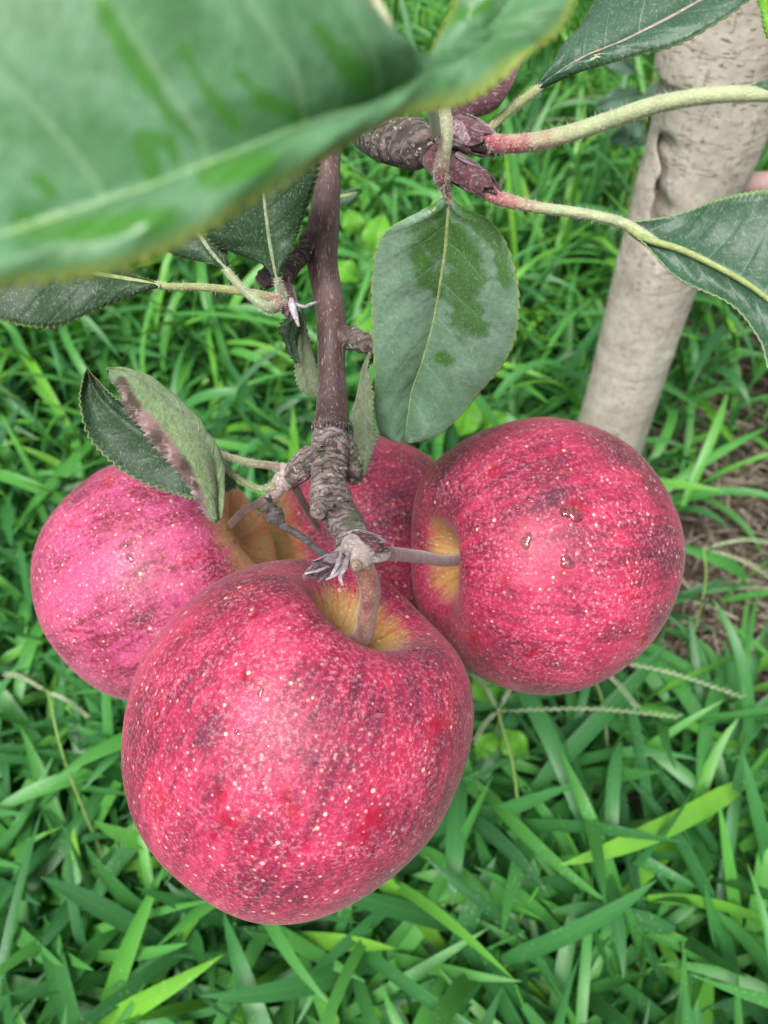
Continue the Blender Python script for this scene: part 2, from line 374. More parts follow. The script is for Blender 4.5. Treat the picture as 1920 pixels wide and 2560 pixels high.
def grass_mat():
    g = G('grass_blade'); u, s, _ = g.sep(g.coord('UV')); a = g.nd('ShaderNodeAttribute', attribute_name='rnd').outputs['Fac']
    p = g.coord()
    col = g.ramp(a, [(0, (.010, .052, .020)), (.22, (.020, .108, .032)), (.46, (.042, .195, .048)), (.72, (.085, .320, .052)), (.90, (.15, .42, .030)), (1, (.17, .43, .04))])
    col = g.mix(g.map(g.noise(p, 30, 3), .35, .7, 0, .25), col, (.02, .10, .035))
    st = g.noise(g.comb(g.ma('MULTIPLY', u, 9), g.ma('MULTIPLY', a, 90), g.ma('MULTIPLY', s, 1.2)), 1, 2, .6)
    col = g.mix(g.map(st, .35, .7, 0, .35), col, g.mix(.5, col, (.09, .26, .07)))
    col = g.mix(g.map(g.ma('ABSOLUTE', u), .0, .09, .4, 0), col, (.12, .28, .08))
    sp = g.vor(p, 420); col = g.mix(g.ma('MULTIPLY', g.map(sp, .12, .2, .7, 0), g.map(g.noise(p, 25, 1), .52, .6)), col, (.45, .55, .40))
    n = g.bump(st, .25, .0006)
    g.fin(col, .40, n, Specular_IOR_Level=.42)
    g.translucent(g.mix(.6, col, (.22, .54, .02)), .18)
    return g.m

# ------------------------------------------------------------------ ground
def ground():
    g = G('soil'); p = g.coord()
    col = g.ramp(g.noise(p, 26, 6, .7), [(.3, (.012, .008, .006)), (.5, (.035, .024, .018)), (.7, (.09, .065, .05))])
    col = g.mix(g.map(g.noise(p, 160, 4, .7), .55, .7, 0, .5), col, (.21, .16, .12))
    far = g.map(g.vm('LENGTH', p, out=1), 3, 6); col = g.mix(far, col, (.045, .12, .025))
    m = g.fin(col, .95, g.bump(g.noise(p, 90, 6, .7), .8, .01))
    n = 81; ax = np.concatenate([-np.geomspace(60, 2.6, 16), np.linspace(-2.5, 2.5, 121), np.geomspace(2.6, 60, 16)])
    k = len(ax); X, Y = np.meshgrid(ax, ax); r = np.random.default_rng(3)
    Z = r.normal(size=X.shape) * .004 * (np.abs(X) < 3) * (np.abs(Y) < 3)
    V = np.stack([X.ravel(), Y.ravel() + .6, Z.ravel()], 1)
    i = np.arange(k * k).reshape(k, k); F = np.stack([i[:-1, :-1].ravel(), i[:-1, 1:].ravel(), i[1:, 1:].ravel(), i[1:, :-1].ravel()], 1)
    tag(mesh_obj('ground', V, F, m), 'dark brown soil under the grass with dry litter', 'ground', kind='structure')
ground()

# ------------------------------------------------------------------ tree trunk
TRUNK_Y = .40
tree = tag(empty('apple_tree', (.135, TRUNK_Y, 0)), 'smooth grey-beige trunk of the young apple tree rising from the grass behind the right apple', 'tree')
def trunk():
    cs = [(1838, -30, 160), (1800, 180, 150), (1768, 340, 143), (1712, 490, 127), (1672, 600, 114), (1632, 720, 104), (1594, 850, 97), (1551, 1000, 91), (1505, 1160, 86)]
    pts = []; rad = []
    for px, py, r in cs:
        q = PY(px, py, TRUNK_Y); z = np.dot(q - CO, CF); pts.append(q); rad.append(r * z / FPX * .96)
    a = pts[-1]; pts += [np.array([a[0] - .006, TRUNK_Y, .08]), np.array([a[0] - .008, TRUNK_Y, -.03])]; rad += [rad[-1] * 1.05, rad[-1] * 1.3]
    t = pts[0]; up = [np.array([t[0] + .02, TRUNK_Y + .02, 1.15]), np.array([t[0] + .01, TRUNK_Y + .01, .75])]
    pts = up + pts; rad = [rad[0] * .8, rad[0] * .95] + rad
    pts = np.array(pts); rad = np.array(rad); n = 640; seg = 320
    C = crom(pts, n); R = crom(rad[:, None], n)[:, 0]; th = np.arange(seg) / seg * 2 * math.pi
    crk = PY(1664, 480, TRUNK_Y)       # the vertical cleft under the old fork
    V = np.zeros((n, seg, 3)); rr = np.random.default_rng(9); ph = rr.uniform(0, 6.28, 8)
    for i in range(n):
        z = C[i][2]
        k = 1 + .018 * np.sin(2 * th + ph[0] + z * 9) + .010 * np.sin(5 * th + ph[1] + z * 31) + .006 * np.sin(9 * th + ph[2] - z * 57)
        for zz, am, wd in ((.245, .018, .0035), (.30, .012, .003), (.352, .014, .004), (.408, .012, .003), (.424, .01, .0025)):
            wv = zz + .004 * np.sin(th * 2 + zz * 90) + .002 * np.sin(5 * th)
            k += am * np.exp(-((z - wv) / wd) ** 2) * (.6 + .4 * np.sin(th * 3 + zz * 40))
        x = C[i][0] + np.cos(th) * R[i] * k; y = C[i][1] + np.sin(th) * R[i] * k
        V[i, :, 0] = x; V[i, :, 1] = y; V[i, :, 2] = z
    # cleft
    zt = PY(1676, 385, TRUNK_Y - .027)[2]; zb = PY(1655, 560, TRUNK_Y - .027)[2]
    xt = PY(1682, 385, TRUNK_Y - .027)[0]; xb = PY(1662, 560, TRUNK_Y - .027)[0]
    zz = V[..., 2]; f = np.clip((zt - zz) / (zt - zb), -.2, 2.2); xc = xt + (xb - xt) * f + .0006 * np.sin(zz * 400)
    wdt = .0016 + .0009 * np.sin(zz * 150); mask = 1 / (1 + np.exp((zz - zt) / .0012)) / (1 + np.exp((zb - .02 - zz) / .004))
    front = V[..., 1] < TRUNK_Y
    V[..., 1] += np.where(front, .014 * mask * np.exp(-((V[..., 0] - xc) / wdt) ** 2) + .003 * mask * np.exp(-((V[..., 0] - xc) / .006) ** 2), 0)
    V = V.reshape(-1, 3); F = []
    i = np.arange(n * seg).reshape(n, seg); j = np.roll(i, -1, axis=1)
    F = np.stack([i[:-1].ravel(), i[1:].ravel(), j[1:].ravel(), j[:-1].ravel()], 1)
    mesh_obj('trunk', V, F, TRM, tree)
TRM = trunk_mat(); trunk()
m = MB(); a = PY(1860, 462, TRUNK_Y); m.tube([a + (-.02, .01, -.005), a + (.0, 0, 0), a + (.06, -.01, .012), a + (.14, .0, .03)], [.008, .0062, .0055, .005], lump=.03, ridge=.08, ridges=6)
m.build('side_branch', stalk_mat('branch_pink', (.30, .17, .16), (.40, .27, .25), 60, .2, .15), tree)

# ------------------------------------------------------------------ fruit branch
branch = tag(empty('apple_branch', P(830, 700, .195)), 'purple brown fruiting branch with knobby spurs and leaves from which the four apples hang', 'branch')
BARK = bark_mat('young_bark')
KN_G = knob_mat('grey_knob_bark', (.085, .058, .055), (.20, .15, .14), (.38, .31, .29), 1.2, .7)
KN_D = knob_mat('dark_spur_bark', (.018, .013, .011), (.07, .05, .042), (.20, .155, .135), 1.0)
HUB = stalk_mat('woolly_hub', (.24, .17, .16), (.40, .33, .30), 300, .6, .55, (.72, .66, .62))
PURP = stalk_mat('purple_bud', (.045, .012, .016), (.105, .03, .042), 300, .3, .25, (.55, .45, .46))
SILV = stalk_mat('silver_scale', (.20, .16, .18), (.42, .38, .42), 500, .4, .5, (.8, .78, .8))
PURS = stalk_mat('bud_scale_grey', (.10, .05, .07), (.24, .17, .20), 400, .5, .5, (.6, .55, .58))
DEAD = stalk_mat('dead_stalk', (.035, .032, .032), (.10, .09, .085), 500, .1, .25, (.3, .28, .27))
m = MB()
m.ptube([(1000, -1250, .36, 26), (900, -500, .25, 26), (850, 0, .215, 26), (830, 300, .205, 25), (824, 397, .202, 27), (818, 484, .2, 33), (806, 589, .198, 41), (806, 658, .197, 38), (824, 763, .195, 37), (829, 832, .193, 37), (828, 902, .192, 34), (830, 972, .19, 36), (830, 1041, .188, 43), (828, 1062, .187, 45), (828, 1090, .187, 40)], n=260, seg=48, lump=.025, seed=3)
m.ptube([(806, 625, .198, 30), (780, 600, .196, 27), (762, 610, .195, 24)], n=20, seg=20, lump=.05)
m.ptube([(840, 850, .193, 34), (866, 842, .192, 28), (886, 845, .191, 23)], n=20, seg=20, lump=.05)
m.build('bark', BARK, branch, remesh=.00035)
# connection of this branch back to the tree, above the frame
m = MB(); a = P(1000, -1250, .36); t_ = np.array([.24, TRUNK_Y, .98]); m.tube([P(990, -1150, .345), a, (a + t_) / 2 + (0, 0, .05), t_], [.0046, .005, .007, .011], n=60, seg=20, lump=.04)
m.build('limb', BARK, branch)
# grey knobby end of the branch
m = MB()
m.ptube([(828, 1066, .187, 44), (826, 1082, .187, 43), (826, 1110, .186, 48), (824, 1150, .185, 46), (822, 1180, .184, 45), (820, 1210, .183, 44), (826, 1245, .181, 52), (848, 1285, .178, 44), (870, 1315, .175, 41), (880, 1345, .172, 42), (888, 1375, .169, 46), (890, 1396, .168, 44), (893, 1412, .168, 30)], n=240, seg=64, lump=.04, ridge=.075, ridges=24, seed=1)
m.ptube([(862, 1110, .187, 22), (880, 1150, .19, 26), (884, 1185, .191, 25), (890, 1206, .192, 16)], n=50, seg=24, ridge=.09, ridges=8, lump=.05)
m.ptube([(820, 1262, .18, 34), (805, 1272, .176, 27), (796, 1277, .174, 25)], n=24, seg=32, ridge=.1, ridges=3, lump=.06)
m.ptube([(810, 1150, .185, 34), (770, 1150, .188, 34), (748, 1175, .19, 32), (722, 1196, .192, 27), (706, 1206, .192, 20)], n=60, seg=32, ridge=.07, ridges=14, lump=.05, seed=4)
for k in range(26):                      # flakes and bud-scar rims
    t = random.random(); px = 826 + random.uniform(-40, 40) + max(0, t - .6) * 120; py = 1080 + t * 270
    q = P(px, py, .1855 - t * .012 - .0035); s = random.uniform(6, 14)
    a0 = random.uniform(-.4, .4); L = [q + (math.cos(a0 + w_) * s * CX + math.sin(a0 + w_) * s * .45 * CU) * .185 / FPX for w_ in np.linspace(.2, 2.9, 6)]
    m.tube(L, [.00008, .0003, .0004, .0004, .0003, .00008], n=14, seg=8)
m.build('spur_knob', KN_G, branch, remesh=.0003)
# collar of torn bark at the end of the smooth part
m = MB()
for k in range(30):
    a0 = k / 30 * 2 * math.pi; r = 42 + random.uniform(0, 3)
    c = np.array(P(828, 1064 + random.uniform(-4, 4), .187)); d = math.cos(a0) * CX - math.sin(a0) * CF
    q = c + d * r * .187 / FPX; m.tube([q + CU * .0006, q + d * .0003, q - CU * random.uniform(.0006, .0018) + d * .0005], [.0003, .0004, .0001], n=6, seg=6)
m.build('bark_collar', KN_D, branch)
# woolly hub with stem scar
m = MB()
m.ptube([(880, 1350, .171, 36), (895, 1378, .167, 44), (900, 1400, .166, 36), (908, 1418, .166, 26)], n=40, seg=32, lump=.06)
m.ptube([(905, 1380, .167, 30), (945, 1385, .168, 22), (965, 1384, .170, 17)], n=20, seg=20, lump=.05)
m.ptube([(885, 1385, .167, 30), (850, 1395, .166, 25), (830, 1400, .166, 14)], n=20, seg=20, lump=.05)
m.ptube([(895, 1395, .165, 16), (893, 1410, .1635, 18), (892, 1413, .1625, 15)], n=12, seg=20)
m.build('woolly_node', HUB, branch, remesh=.0003)
m = MB(); m.ptube([(892, 1411, .1635, 15), (891, 1414, .1610, 13)], n=6, seg=18, lump=.08); m.ptube([(892, 1412, .162, 8), (891, 1415, .1603, 6)], n=6, seg=12)
m.build('leaf_scar', stalk_mat('scar_tan', (.22, .13, .09), (.40, .28, .22), 900, .1, .3), branch)
m = MB(); m.ptube([(798, 1276, .1745, 22), (796, 1279, .1722, 19)], n=8, seg=22, lump=.08, ridge=.2, ridges=2); m.ptube([(797, 1278, .173, 10), (795, 1281, .1712, 7)], n=6, seg=12)
m.build('leaf_scar', KN_G, branch)

def bud(name, base, tip, rpx, mat, nsc=7, seed=0, tipmat=None, flare=.25):
    """pointed bud of overlapping scales; base/tip are (px, py, depth)"""
    b0, t0 = P(*base), P(*tip); ax = t0 - b0; L = np.linalg.norm(ax); ax /= L; z = base[2]
    s = np.cross(ax, CF); s /= np.linalg.norm(s); q = np.cross(ax, s); r = rpx * z / FPX; rr = np.random.default_rng(seed)
    m = MB(); m.tube([b0, b0 + ax * L * .3, b0 + ax * L * .65, t0], [r * .75, r * .95, r * .65, r * .1], n=24, seg=16, m=0)
    for k in range(nsc):
        a = k * 2.4 + rr.uniform(-.3, .3); d = math.cos(a) * s + math.sin(a) * q; h0 = rr.uniform(0, .45); h1 = min(1.08, h0 + rr.uniform(.4, .6))
        tt = np.cross(ax, d); V = []; n = 7
        for i in range(n):
            f = i / (n - 1); h = h0 + (h1 - h0) * f; rad = r * (1.02 * (1 - max(0, h - .3) ** 1.6) + .05 + flare * f * f)
            wd = r * .75 * math.sin(math.pi * (.25 + .72 * f)); c = b0 + ax * L * h
            for e in (-1, -.5, 0, .5, 1): V.append(c + d * (rad - abs(e) ** 2 * wd * .35) + tt * wd * e)
        V = np.array(V); V2 = V - np.tile(d, (len(V), 1)) * r * .07; F = []
        for i in range(n - 1):
            for j in range(4):
                A = i * 5 + j; F.append((A, A + 1, A + 6, A + 5)); B = A + n * 5; F.append((B, B + 5, B + 6, B + 1))
            for j in (0, 4):
                A = i * 5 + j; F.append((A, A + 5, A + 5 + n * 5, A + n * 5))
        m.add(np.vstack([V, V2]), F, 1 if rr.random() < .45 else 0)
    return m.build(name, [mat, tipmat or mat], branch)
bud('bud', (880, 1345, .168), (974, 1377, .164), 26, PURP, 9, 2, PURS)
bud('bud', (862, 1392, .166), (768, 1441, .158), 24, PURP, 9, 5, PURS, .4)
m = MB()
for seq in ([(866, 1395, .164, 7), (862, 1420, .160, 7), (850, 1440, .159, 6), (857, 1464, .159, 3)], [(850, 1385, .164, 6), (845, 1410, .160, 6), (828, 1440, .158, 4)],
            [(840, 1400, .163, 7), (800, 1425, .158, 5), (762, 1434, .157, 3)], [(858, 1400, .163, 7), (846, 1430, .159, 6), (815, 1450, .158, 3)], [(872, 1385, .163, 7), (855, 1378, .161, 5), (850, 1400, .16, 4)]):
    m.ptube(seq, n=18, seg=8, flat=.5)
m.build('dry_stipule', SILV, branch)
# dead flower stalk
m = MB(); m.ptube([(840, 1400, .168, 10), (812, 1388, .168, 9), (756, 1344, .172, 9), (700, 1310, .174, 10)], n=40, seg=14, lump=.08)
m.ptube([(705, 1312, .174, 12), (690, 1292, .174, 21), (680, 1272, .174, 17), (676, 1255, .174, 8)], n=20, seg=14, lump=.2)
for a, b in (((676, 1256), (660, 1244)), ((676, 1256), (674, 1236)), ((682, 1262), (700, 1254)), ((680, 1280), (648, 1278)), ((678, 1272), (640, 1290))):
    m.ptube([(*a, .174, 6), ((a[0] + b[0]) / 2, (a[1] + b[1]) / 2 - 3, .172, 4), (*b, .171, 1.5)], n=10, seg=7)
m.build('dead_stalk', DEAD, branch)

# left spur
m = MB(); m.ptube([(772, 612, .1955, 22), (760, 630, .194, 22), (738, 655, .191, 21), (715, 682, .188, 24), (700, 705, .187, 20)], n=90, seg=28, ridge=.22, ridges=12, lump=.08)
m.ptube([(712, 684, .188, 20), (690, 688, .187, 22), (668, 694, .187, 24), (652, 712, .187, 19)], n=50, seg=24, ridge=.25, ridges=6, lump=.12)
m.build('spur', KN_D, branch, remesh=.0003)
bud('bud', (712, 712, .184), (730, 800, .181), 21, PURP, 8, 9, PURS)
m = MB(); m.ptube([(722, 745, .182, 12), (735, 780, .18, 9), (747, 816, .18, 3)], n=14, seg=8); m.ptube([(735, 758, .182, 4), (760, 767, .18, 4), (778, 760, .178, 4), (792, 755, .178, 2)], n=20, seg=8)
m.build('dry_stipule', SILV, branch)
# right spur
m = MB(); m.ptube([(866, 845, .192, 27), (885, 845, .191, 25), (905, 855, .189, 26), (930, 862, .188, 25), (950, 862, .188, 18)], n=60, seg=28, ridge=.18, ridges=6, lump=.08)
m.build('spur', KN_D, branch, remesh=.0003)
# upper spur: banded, dark, running behind the near leaf
m = MB(); m.ptube([(845, 260, .212, 24), (880, 300, .2, 26), (920, 338, .185, 36), (960, 352, .172, 46), (1000, 357, .165, 52), (1040, 362, .16, 54), (1062, 372, .158, 46), (1080, 385, .157, 30)], n=220, seg=44, ridge=.2, ridges=17, lump=.07, seed=8)
m.build('banded_spur', KN_D, branch, remesh=.0003)
m = MB()
m.ptube([(1075, 392, .157, 26), (1100, 420, .156, 27), (1112, 445, .156, 22), (1116, 470, .157, 15)], n=40, seg=24, lump=.05)
m.ptube([(1085, 395, .157, 28), (1115, 370, .157, 28), (1145, 360, .157, 28), (1180, 355, .156, 24)], n=30, seg=24, lump=.06)
m.ptube([(1140, 370, .158, 32), (1145, 320, .158, 34), (1150, 280, .158, 30), (1185, 262, .158, 27), (1225, 250, .158, 27), (1258, 215, .158, 21), (1285, 175, .16, 12), (1310, 130, .162, 7)], n=60, seg=24, lump=.06)
m.build('purple_node', PURP, branch, remesh=.00035)
bud('bud', (1122, 408, .155), (1242, 482, .150), 33, PURP, 10, 12, PURP, .06)
bud('bud', (1140, 318, .154), (1243, 372, .148), 38, PURP, 9, 15, PURS, .08)

# ------------------------------------------------------------------ leaves
def leaf(name, st, front, back, teeth=34, amp=.0004, wetc=None, K=9, bulge=.001, wav=.0006, seed=0, petiole=None, pmat=None, rib=True, ribr=(11, 3), N=None, label=None, parent=None, thick=.00025, ribmat=None, droop=0):
    """st: stations (mid, left, right), each (px, py, depth); first = base, last = tip"""
    N = N or teeth * 7; st = [[P(*q) for q in s] for s in st]
    M, Lf, Rt = (crom([s[i] for s in st], N) for i in range(3))
    rr = np.random.default_rng(seed + 40); V = []; UV = []; vv = np.linspace(0, 1, N)
    jit = 1 + sm_noise(N, teeth // 2, .25, seed + 3); T = np.gradient(M, axis=0); T /= np.linalg.norm(T, axis=1)[:, None] + 1e-9
    W = Rt - Lf; Nn = np.cross(T, W); Nn /= np.linalg.norm(Nn, axis=1)[:, None] + 1e-12
    if np.dot(Nn[N // 2], CF) > 0: Nn = -Nn
    fade = np.clip(np.minimum(vv / .06, (1 - vv) / .03), 0, 1)
    waves = [sm_noise(N, 9, wav, seed + 60), sm_noise(N, 9, wav, seed + 61)]
    cols = np.concatenate([-np.linspace(1, 0, K + 1)[:-1], np.linspace(0, 1, K + 1)])
    for c in cols:
        E = Lf if c < 0 else Rt; t = abs(c); D = E - M; ln = np.linalg.norm(D, axis=1)[:, None] + 1e-9
        q = M + D * t + Nn * (bulge * 4 * t * (1 - t) * fade)[:, None] + Nn * (waves[0 if c < 0 else 1] * t ** 2 * fade)[:, None]
        ph = vv * nvn - t * 1.3
        q = q + Nn * (bulge * .08 * np.sin(2 * math.pi * (vv * 8 - t * 1.4)) * t * (1 - t) * 4 * fade)[:, None]
        if t == 1:
            sw = (vv * teeth + (.3 if c < 0 else 0)) % 1.0; sw = np.where(sw < .78, sw / .78, (1 - sw) / .22)
            q = q + D / ln * (amp * (sw - .5) * jit * fade)[:, None]
        V.append(q); UV.append(np.stack([np.full(N, c), vv], 1))
    nc = len(cols); V = np.stack(V, 1).reshape(-1, 3); UV = np.stack(UV, 1).reshape(-1, 2)
    i = np.arange(N * nc).reshape(N, nc); F = np.stack([i[:-1, :-1].ravel(), i[1:, :-1].ravel(), i[1:, 1:].ravel(), i[:-1, 1:].ravel()], 1)
    k = F[len(F) // 2]; nn = np.cross(V[k[1]] - V[k[0]], V[k[3]] - V[k[0]])
    if np.dot(nn, CF) > 0: F = F[:, ::-1]
    at = None
    if wetc:                                  # wet runs and blots on the leaf
        q = V - CO; zz = q @ CF; X = 960 + FPX * (q @ CX) / zz; Y = 1280 - FPX * (q @ CU) / zz; best = np.full(len(V), -9.0)
        for (x0, y0, x1, y1, r) in wetc:
            d = np.array([x1 - x0, y1 - y0], float); t = np.clip(((X - x0) * d[0] + (Y - y0) * d[1]) / (d @ d + 1e-9), 0, 1)
            best = np.maximum(best, 1 - np.hypot(X - x0 - t * d[0], Y - y0 - t * d[1]) / r)
        at = {'wet': best}
    else: at = {'wet': np.full(len(V), -9.0)}
    o = mesh_obj(name, V, np.ascontiguousarray(F), [front, back], parent or branch, uv=UV, attrs=at)
    md = o.modifiers.new("thickness", 'SOLIDIFY'); md.thickness = thick; md.offset = -1; md.material_offset = 1; md.material_offset_rim = 0
    if label: o['label'] = label
    z0 = np.dot(M[0] - CO, CF)
    if rib:
        k = N - N // 12; C = M[:k:6] + Nn[:k:6] * (-.00008); r = np.linspace(ribr[0], ribr[1], len(C)) * z0 / FPX
        mb = MB(); mb.tube(C, r, n=len(C) * 2, seg=10); V_ = mb.build('midrib', ribmat or RIB, o)
    if petiole:
        mb = MB(); pts = [P(a, b, c) for a, b, c, d in petiole]; rad = [d * c / FPX for a, b, c, d in petiole]
        n = 90; seg = 18; mb.tube(pts, rad, n=n, seg=seg, lump=.03, flat=.92)
        vv2 = np.concatenate([np.repeat(np.linspace(0, 1, n), seg), [0, 1]]); uv = np.stack([np.zeros_like(vv2), vv2], 1)
        mesh_obj('petiole', np.vstack(mb.V), mb.F, pmat or PET, o, uv=uv)
        if HAIRS:
            C = crom(pts, 700); R = crom(np.array(rad)[:, None], 700)[:, 0]; hv = []; hf = []
            for q in range(HAIRS):
                i = rr.integers(0, 699); t = C[i + 1] - C[i]; t /= np.linalg.norm(t) + 1e-12; d = rr.normal(size=3); d -= t * np.dot(d, t); d /= np.linalg.norm(d)
                b = C[i] + d * R[i] * .9; s = np.cross(t, d) * .00003; e = b + (d * rr.uniform(.5, 1) + rr.normal(size=3) * .35) * .0007
                k = len(hv); hv += [b - s, b + s, e + s * .4, e - s * .4, b + t * .00004]; hf += [(k, k + 1, k + 2, k + 3), (k + 1, k + 4, k + 2), (k + 4, k, k + 3), (k + 4, k + 3, k + 2)]
            mesh_obj('hair', np.array(hv), hf, FUZZ, o, smooth=False)
    return o
nvn = 8; HAIRS = 0
FUZZ = G('fuzz').fin((.62, .64, .5), .8)
RIB = stalk_mat('midrib_pale', (.20, .27, .07), (.32, .38, .15), 400, .3, .25)
RIBD = stalk_mat('midrib_dull', (.14, .19, .10), (.24, .29, .17), 400, .3, .3)
PET = petiole_mat('petiole_green', (.19, .045, .055), (.24, .27, .09), .2)
PETR = petiole_mat('petiole_red', (.27, .035, .07), (.31, .36, .19), .30)
L_BIG = leaf_top('leaf_near', (.030, .110, .026), (.17, .34, .20), .84, (.045, .185, .014), .97, hair=.1, margin=(.28, .33, .06), vein=(.26, .40, .20), rough=.45, wsoft=(.6, .5, .85), blot=1)
L_G = leaf_top('leaf_bloomed', (.046, .115, .046), (.24, .37, .28), .88, (.040, .135, .008), .97, hair=.45, vein=(.24, .36, .26), wsoft=(1.9, .55, .85), tipb=1)
WET_BIG = [(200, -80, 310, 120, 34), (310, 120, 372, 205, 34), (372, 205, 430, 300, 17), (430, 300, 505, 360, 12), (450, 110, 520, 230, 15), (520, 230, 590, 315, 22), (590, 180, 660, 250, 14), (660, 250, 745, 290, 30), (790, 70, 850, 140, 24), (850, 140, 900, 205, 44), (355, 345, 380, 430, 34), (385, 345, 425, 360, 26), (425, 360, 440, 400, 18), (95, 450, 130, 480, 24), (60, 560, 230, 575, 45), (230, 575, 420, 545, 40), (520, 440, 660, 400, 45), (1090, 60, 1130, 30, 30), (1150, 40, 1220, 10, 20)]
WET_G = [(1040, 620, 1075, 700, 34), (1075, 600, 1150, 620, 60), (1140, 600, 1180, 690, 55), (1175, 520, 1230, 580, 40), (1240, 590, 1265, 700, 26), (1150, 700, 1170, 800, 55), (1170, 790, 1200, 815, 34), (1105, 893, 1118, 900, 22), (1095, 690, 1160, 720, 30), (1085, 520, 1110, 560, 25), (1040, 640, 1095, 725, 26)]
L_D = leaf_top('leaf_dark', (.014, .042, .014), (.08, .12, .08), .20, (.012, .04, .008), .9, hair=.45, vein=(.09, .14, .07), margin=(.20, .26, .10), rough=.5)
L_C = leaf_top('leaf_teal', (.016, .055, .024), (.10, .18, .13), .42, (.02, .07, .012), .66, hair=.4, vein=(.20, .28, .22), margin=(.22, .33, .14))
L_Y = leaf_top('leaf_bright', (.09, .24, .015), (.14, .30, .03), .2, hair=.0, wet=.9)
U_ = leaf_under('leaf_felt'); U_B = leaf_under('leaf_felt_browned', (.105, .175, .065), (.25, .34, .18), True); U_G = leaf_under('leaf_felt_grey', (.085, .12, .055), (.17, .21, .12))

leaf('leaf', [((1330, 70, .081), (1326, 60, .081), (1336, 118, 0.0757)), ((1190, 160, .080), (1130, 148, .080), (1210, 210, 0.0748)), ((1080, 212, .077), (1042, 180, .078), (1100, 262, 0.0720)), ((960, 250, .073), (988, 92, .072), (1000, 290, 0.0683)), ((810, 292, .068), (915, -50, .067), (860, 368, 0.0645)), ((610, 372, .064), (720, -260, .062), (706, 462, 0.0617)),
     ((410, 452, .062), (360, -360, .058), (506, 585, 0.0598)), ((200, 525, .061), (0, -360, .056), (290, 682, 0.0589)), ((0, 590, .061), (-260, -260, .056), (40, 712, 0.0580)), ((-250, 650, .062), (-450, 100, .059), (-200, 745, 0.0580)), ((-450, 700, .063), (-455, 690, .063), (-450, 706, 0.0589))],
     L_BIG, U_, teeth=46, amp=.0006, K=36, N=420, wetc=WET_BIG, bulge=.0022, seed=1, rib=True, ribr=(6, 4), ribmat=stalk_mat('near_rib', (.17, .30, .10), (.28, .42, .17), 300, .2, .1),
     petiole=[(1090, 330, .150, 13), (1075, 260, .12, 13), (1040, 192, .083, 13), (988, 100, .0752, 13), (925, -30, .073, 13), (860, -160, .070, 13)], pmat=petiole_mat('petiole_cream', (.30, .33, .16), (.40, .43, .26), .1),
     label='large pale green wet leaf closest to the camera, blurred, filling the upper left')
leaf('leaf', [((930, 300, .083), (925, 296, .083), (936, 304, .083)), ((1075, 205, .082), (1044, 178, .082), (1085, 240, .082)), ((1190, 105, .081), (1096, 82, .081), (1236, 176, .081)), ((1280, 0, .080), (1142, -30, .080), (1392, 98, .080)), ((1340, -120, .080), (1200, -190, .080), (1440, -40, .080)), ((1420, -260, .082), (1415, -262, .082), (1424, -255, .082))],
     L_BIG, U_, teeth=30, K=20, wetc=WET_BIG, bulge=.0012, seed=2, rib=False, label='blurred pale green leaf lobe beside the large near leaf at the top')
HAIRS = 900
leaf('leaf', [((1120, 492, .158), (1116, 491, .158), (1126, 494, .158)), ((1121, 522, .159), (1078, 508, .159), (1165, 523, .159)), ((1118, 560, .161), (985, 560, .161), (1225, 552, .160)), ((1113, 625, .165), (941, 618, .165), (1273, 625, .163)), ((1102, 701, .170), (928, 690, .171), (1297, 712, .167)),
     ((1092, 760, .175), (929, 760, .176), (1299, 790, .171)), ((1077, 831, .180), (932, 840, .181), (1284, 862, .176)), ((1055, 905, .185), (936, 930, .187), (1245, 928, .181)), ((1030, 975, .190), (939, 1010, .192), (1190, 995, .186)), ((1020, 1040, .193), (944, 1064, .194), (1130, 1062, .190)), ((1014, 1085, .195), (966, 1094, .195), (1075, 1100, .193)), ((1010, 1103, .196), (1000, 1102, .196), (1030, 1105, .196))],
     L_G, U_, teeth=30, amp=.0003, K=36, N=420, wetc=WET_G, bulge=.0016, seed=3, ribr=(7, 1.5), label='broad oval leaf with grey bloom and a dark wet patch hanging below the bud cluster',
     petiole=[(1108, 250, .152, 15), (1118, 330, .151, 15), (1107, 400, .152, 18), (1106, 440, .154, 22), (1116, 478, .157, 13), (1121, 520, .159, 7)], pmat=petiole_mat('petiole_down', (.23, .25, .14), (.17, .05, .06), .45))
leaf('leaf', [((1560, 560, .150), (1558, 558, .15), (1558, 563, .15)), ((1612, 595, .149), (1640, 545, .149), (1602, 600, .149)), ((1692, 620, .147), (1730, 520, .147), (1671, 676, .147)), ((1760, 650, .145), (1800, 500, .145), (1744, 717, .145)), ((1853, 700, .143), (1865, 486, .143), (1835, 765, .143)), ((1930, 755, .141), (1960, 480, .141), (1900, 850, .141)), ((2060, 860, .14), (2150, 560, .14), (1950, 960, .14)), ((2170, 1000, .14), (2175, 990, .14), (2160, 1010, .14))],
     L_C, U_, teeth=36, seed=4, bulge=-.0012, ribr=(10, 5), label='teal green leaf at the right edge on a long pale stalk in front of the trunk',
     petiole=[(1170, 450, .154, 20), (1240, 492, .152, 19), (1330, 516, .151, 15), (1420, 528, .151, 14), (1500, 542, .150, 14), (1570, 563, .150, 13), (1640, 603, .149, 9)], pmat=PETR)
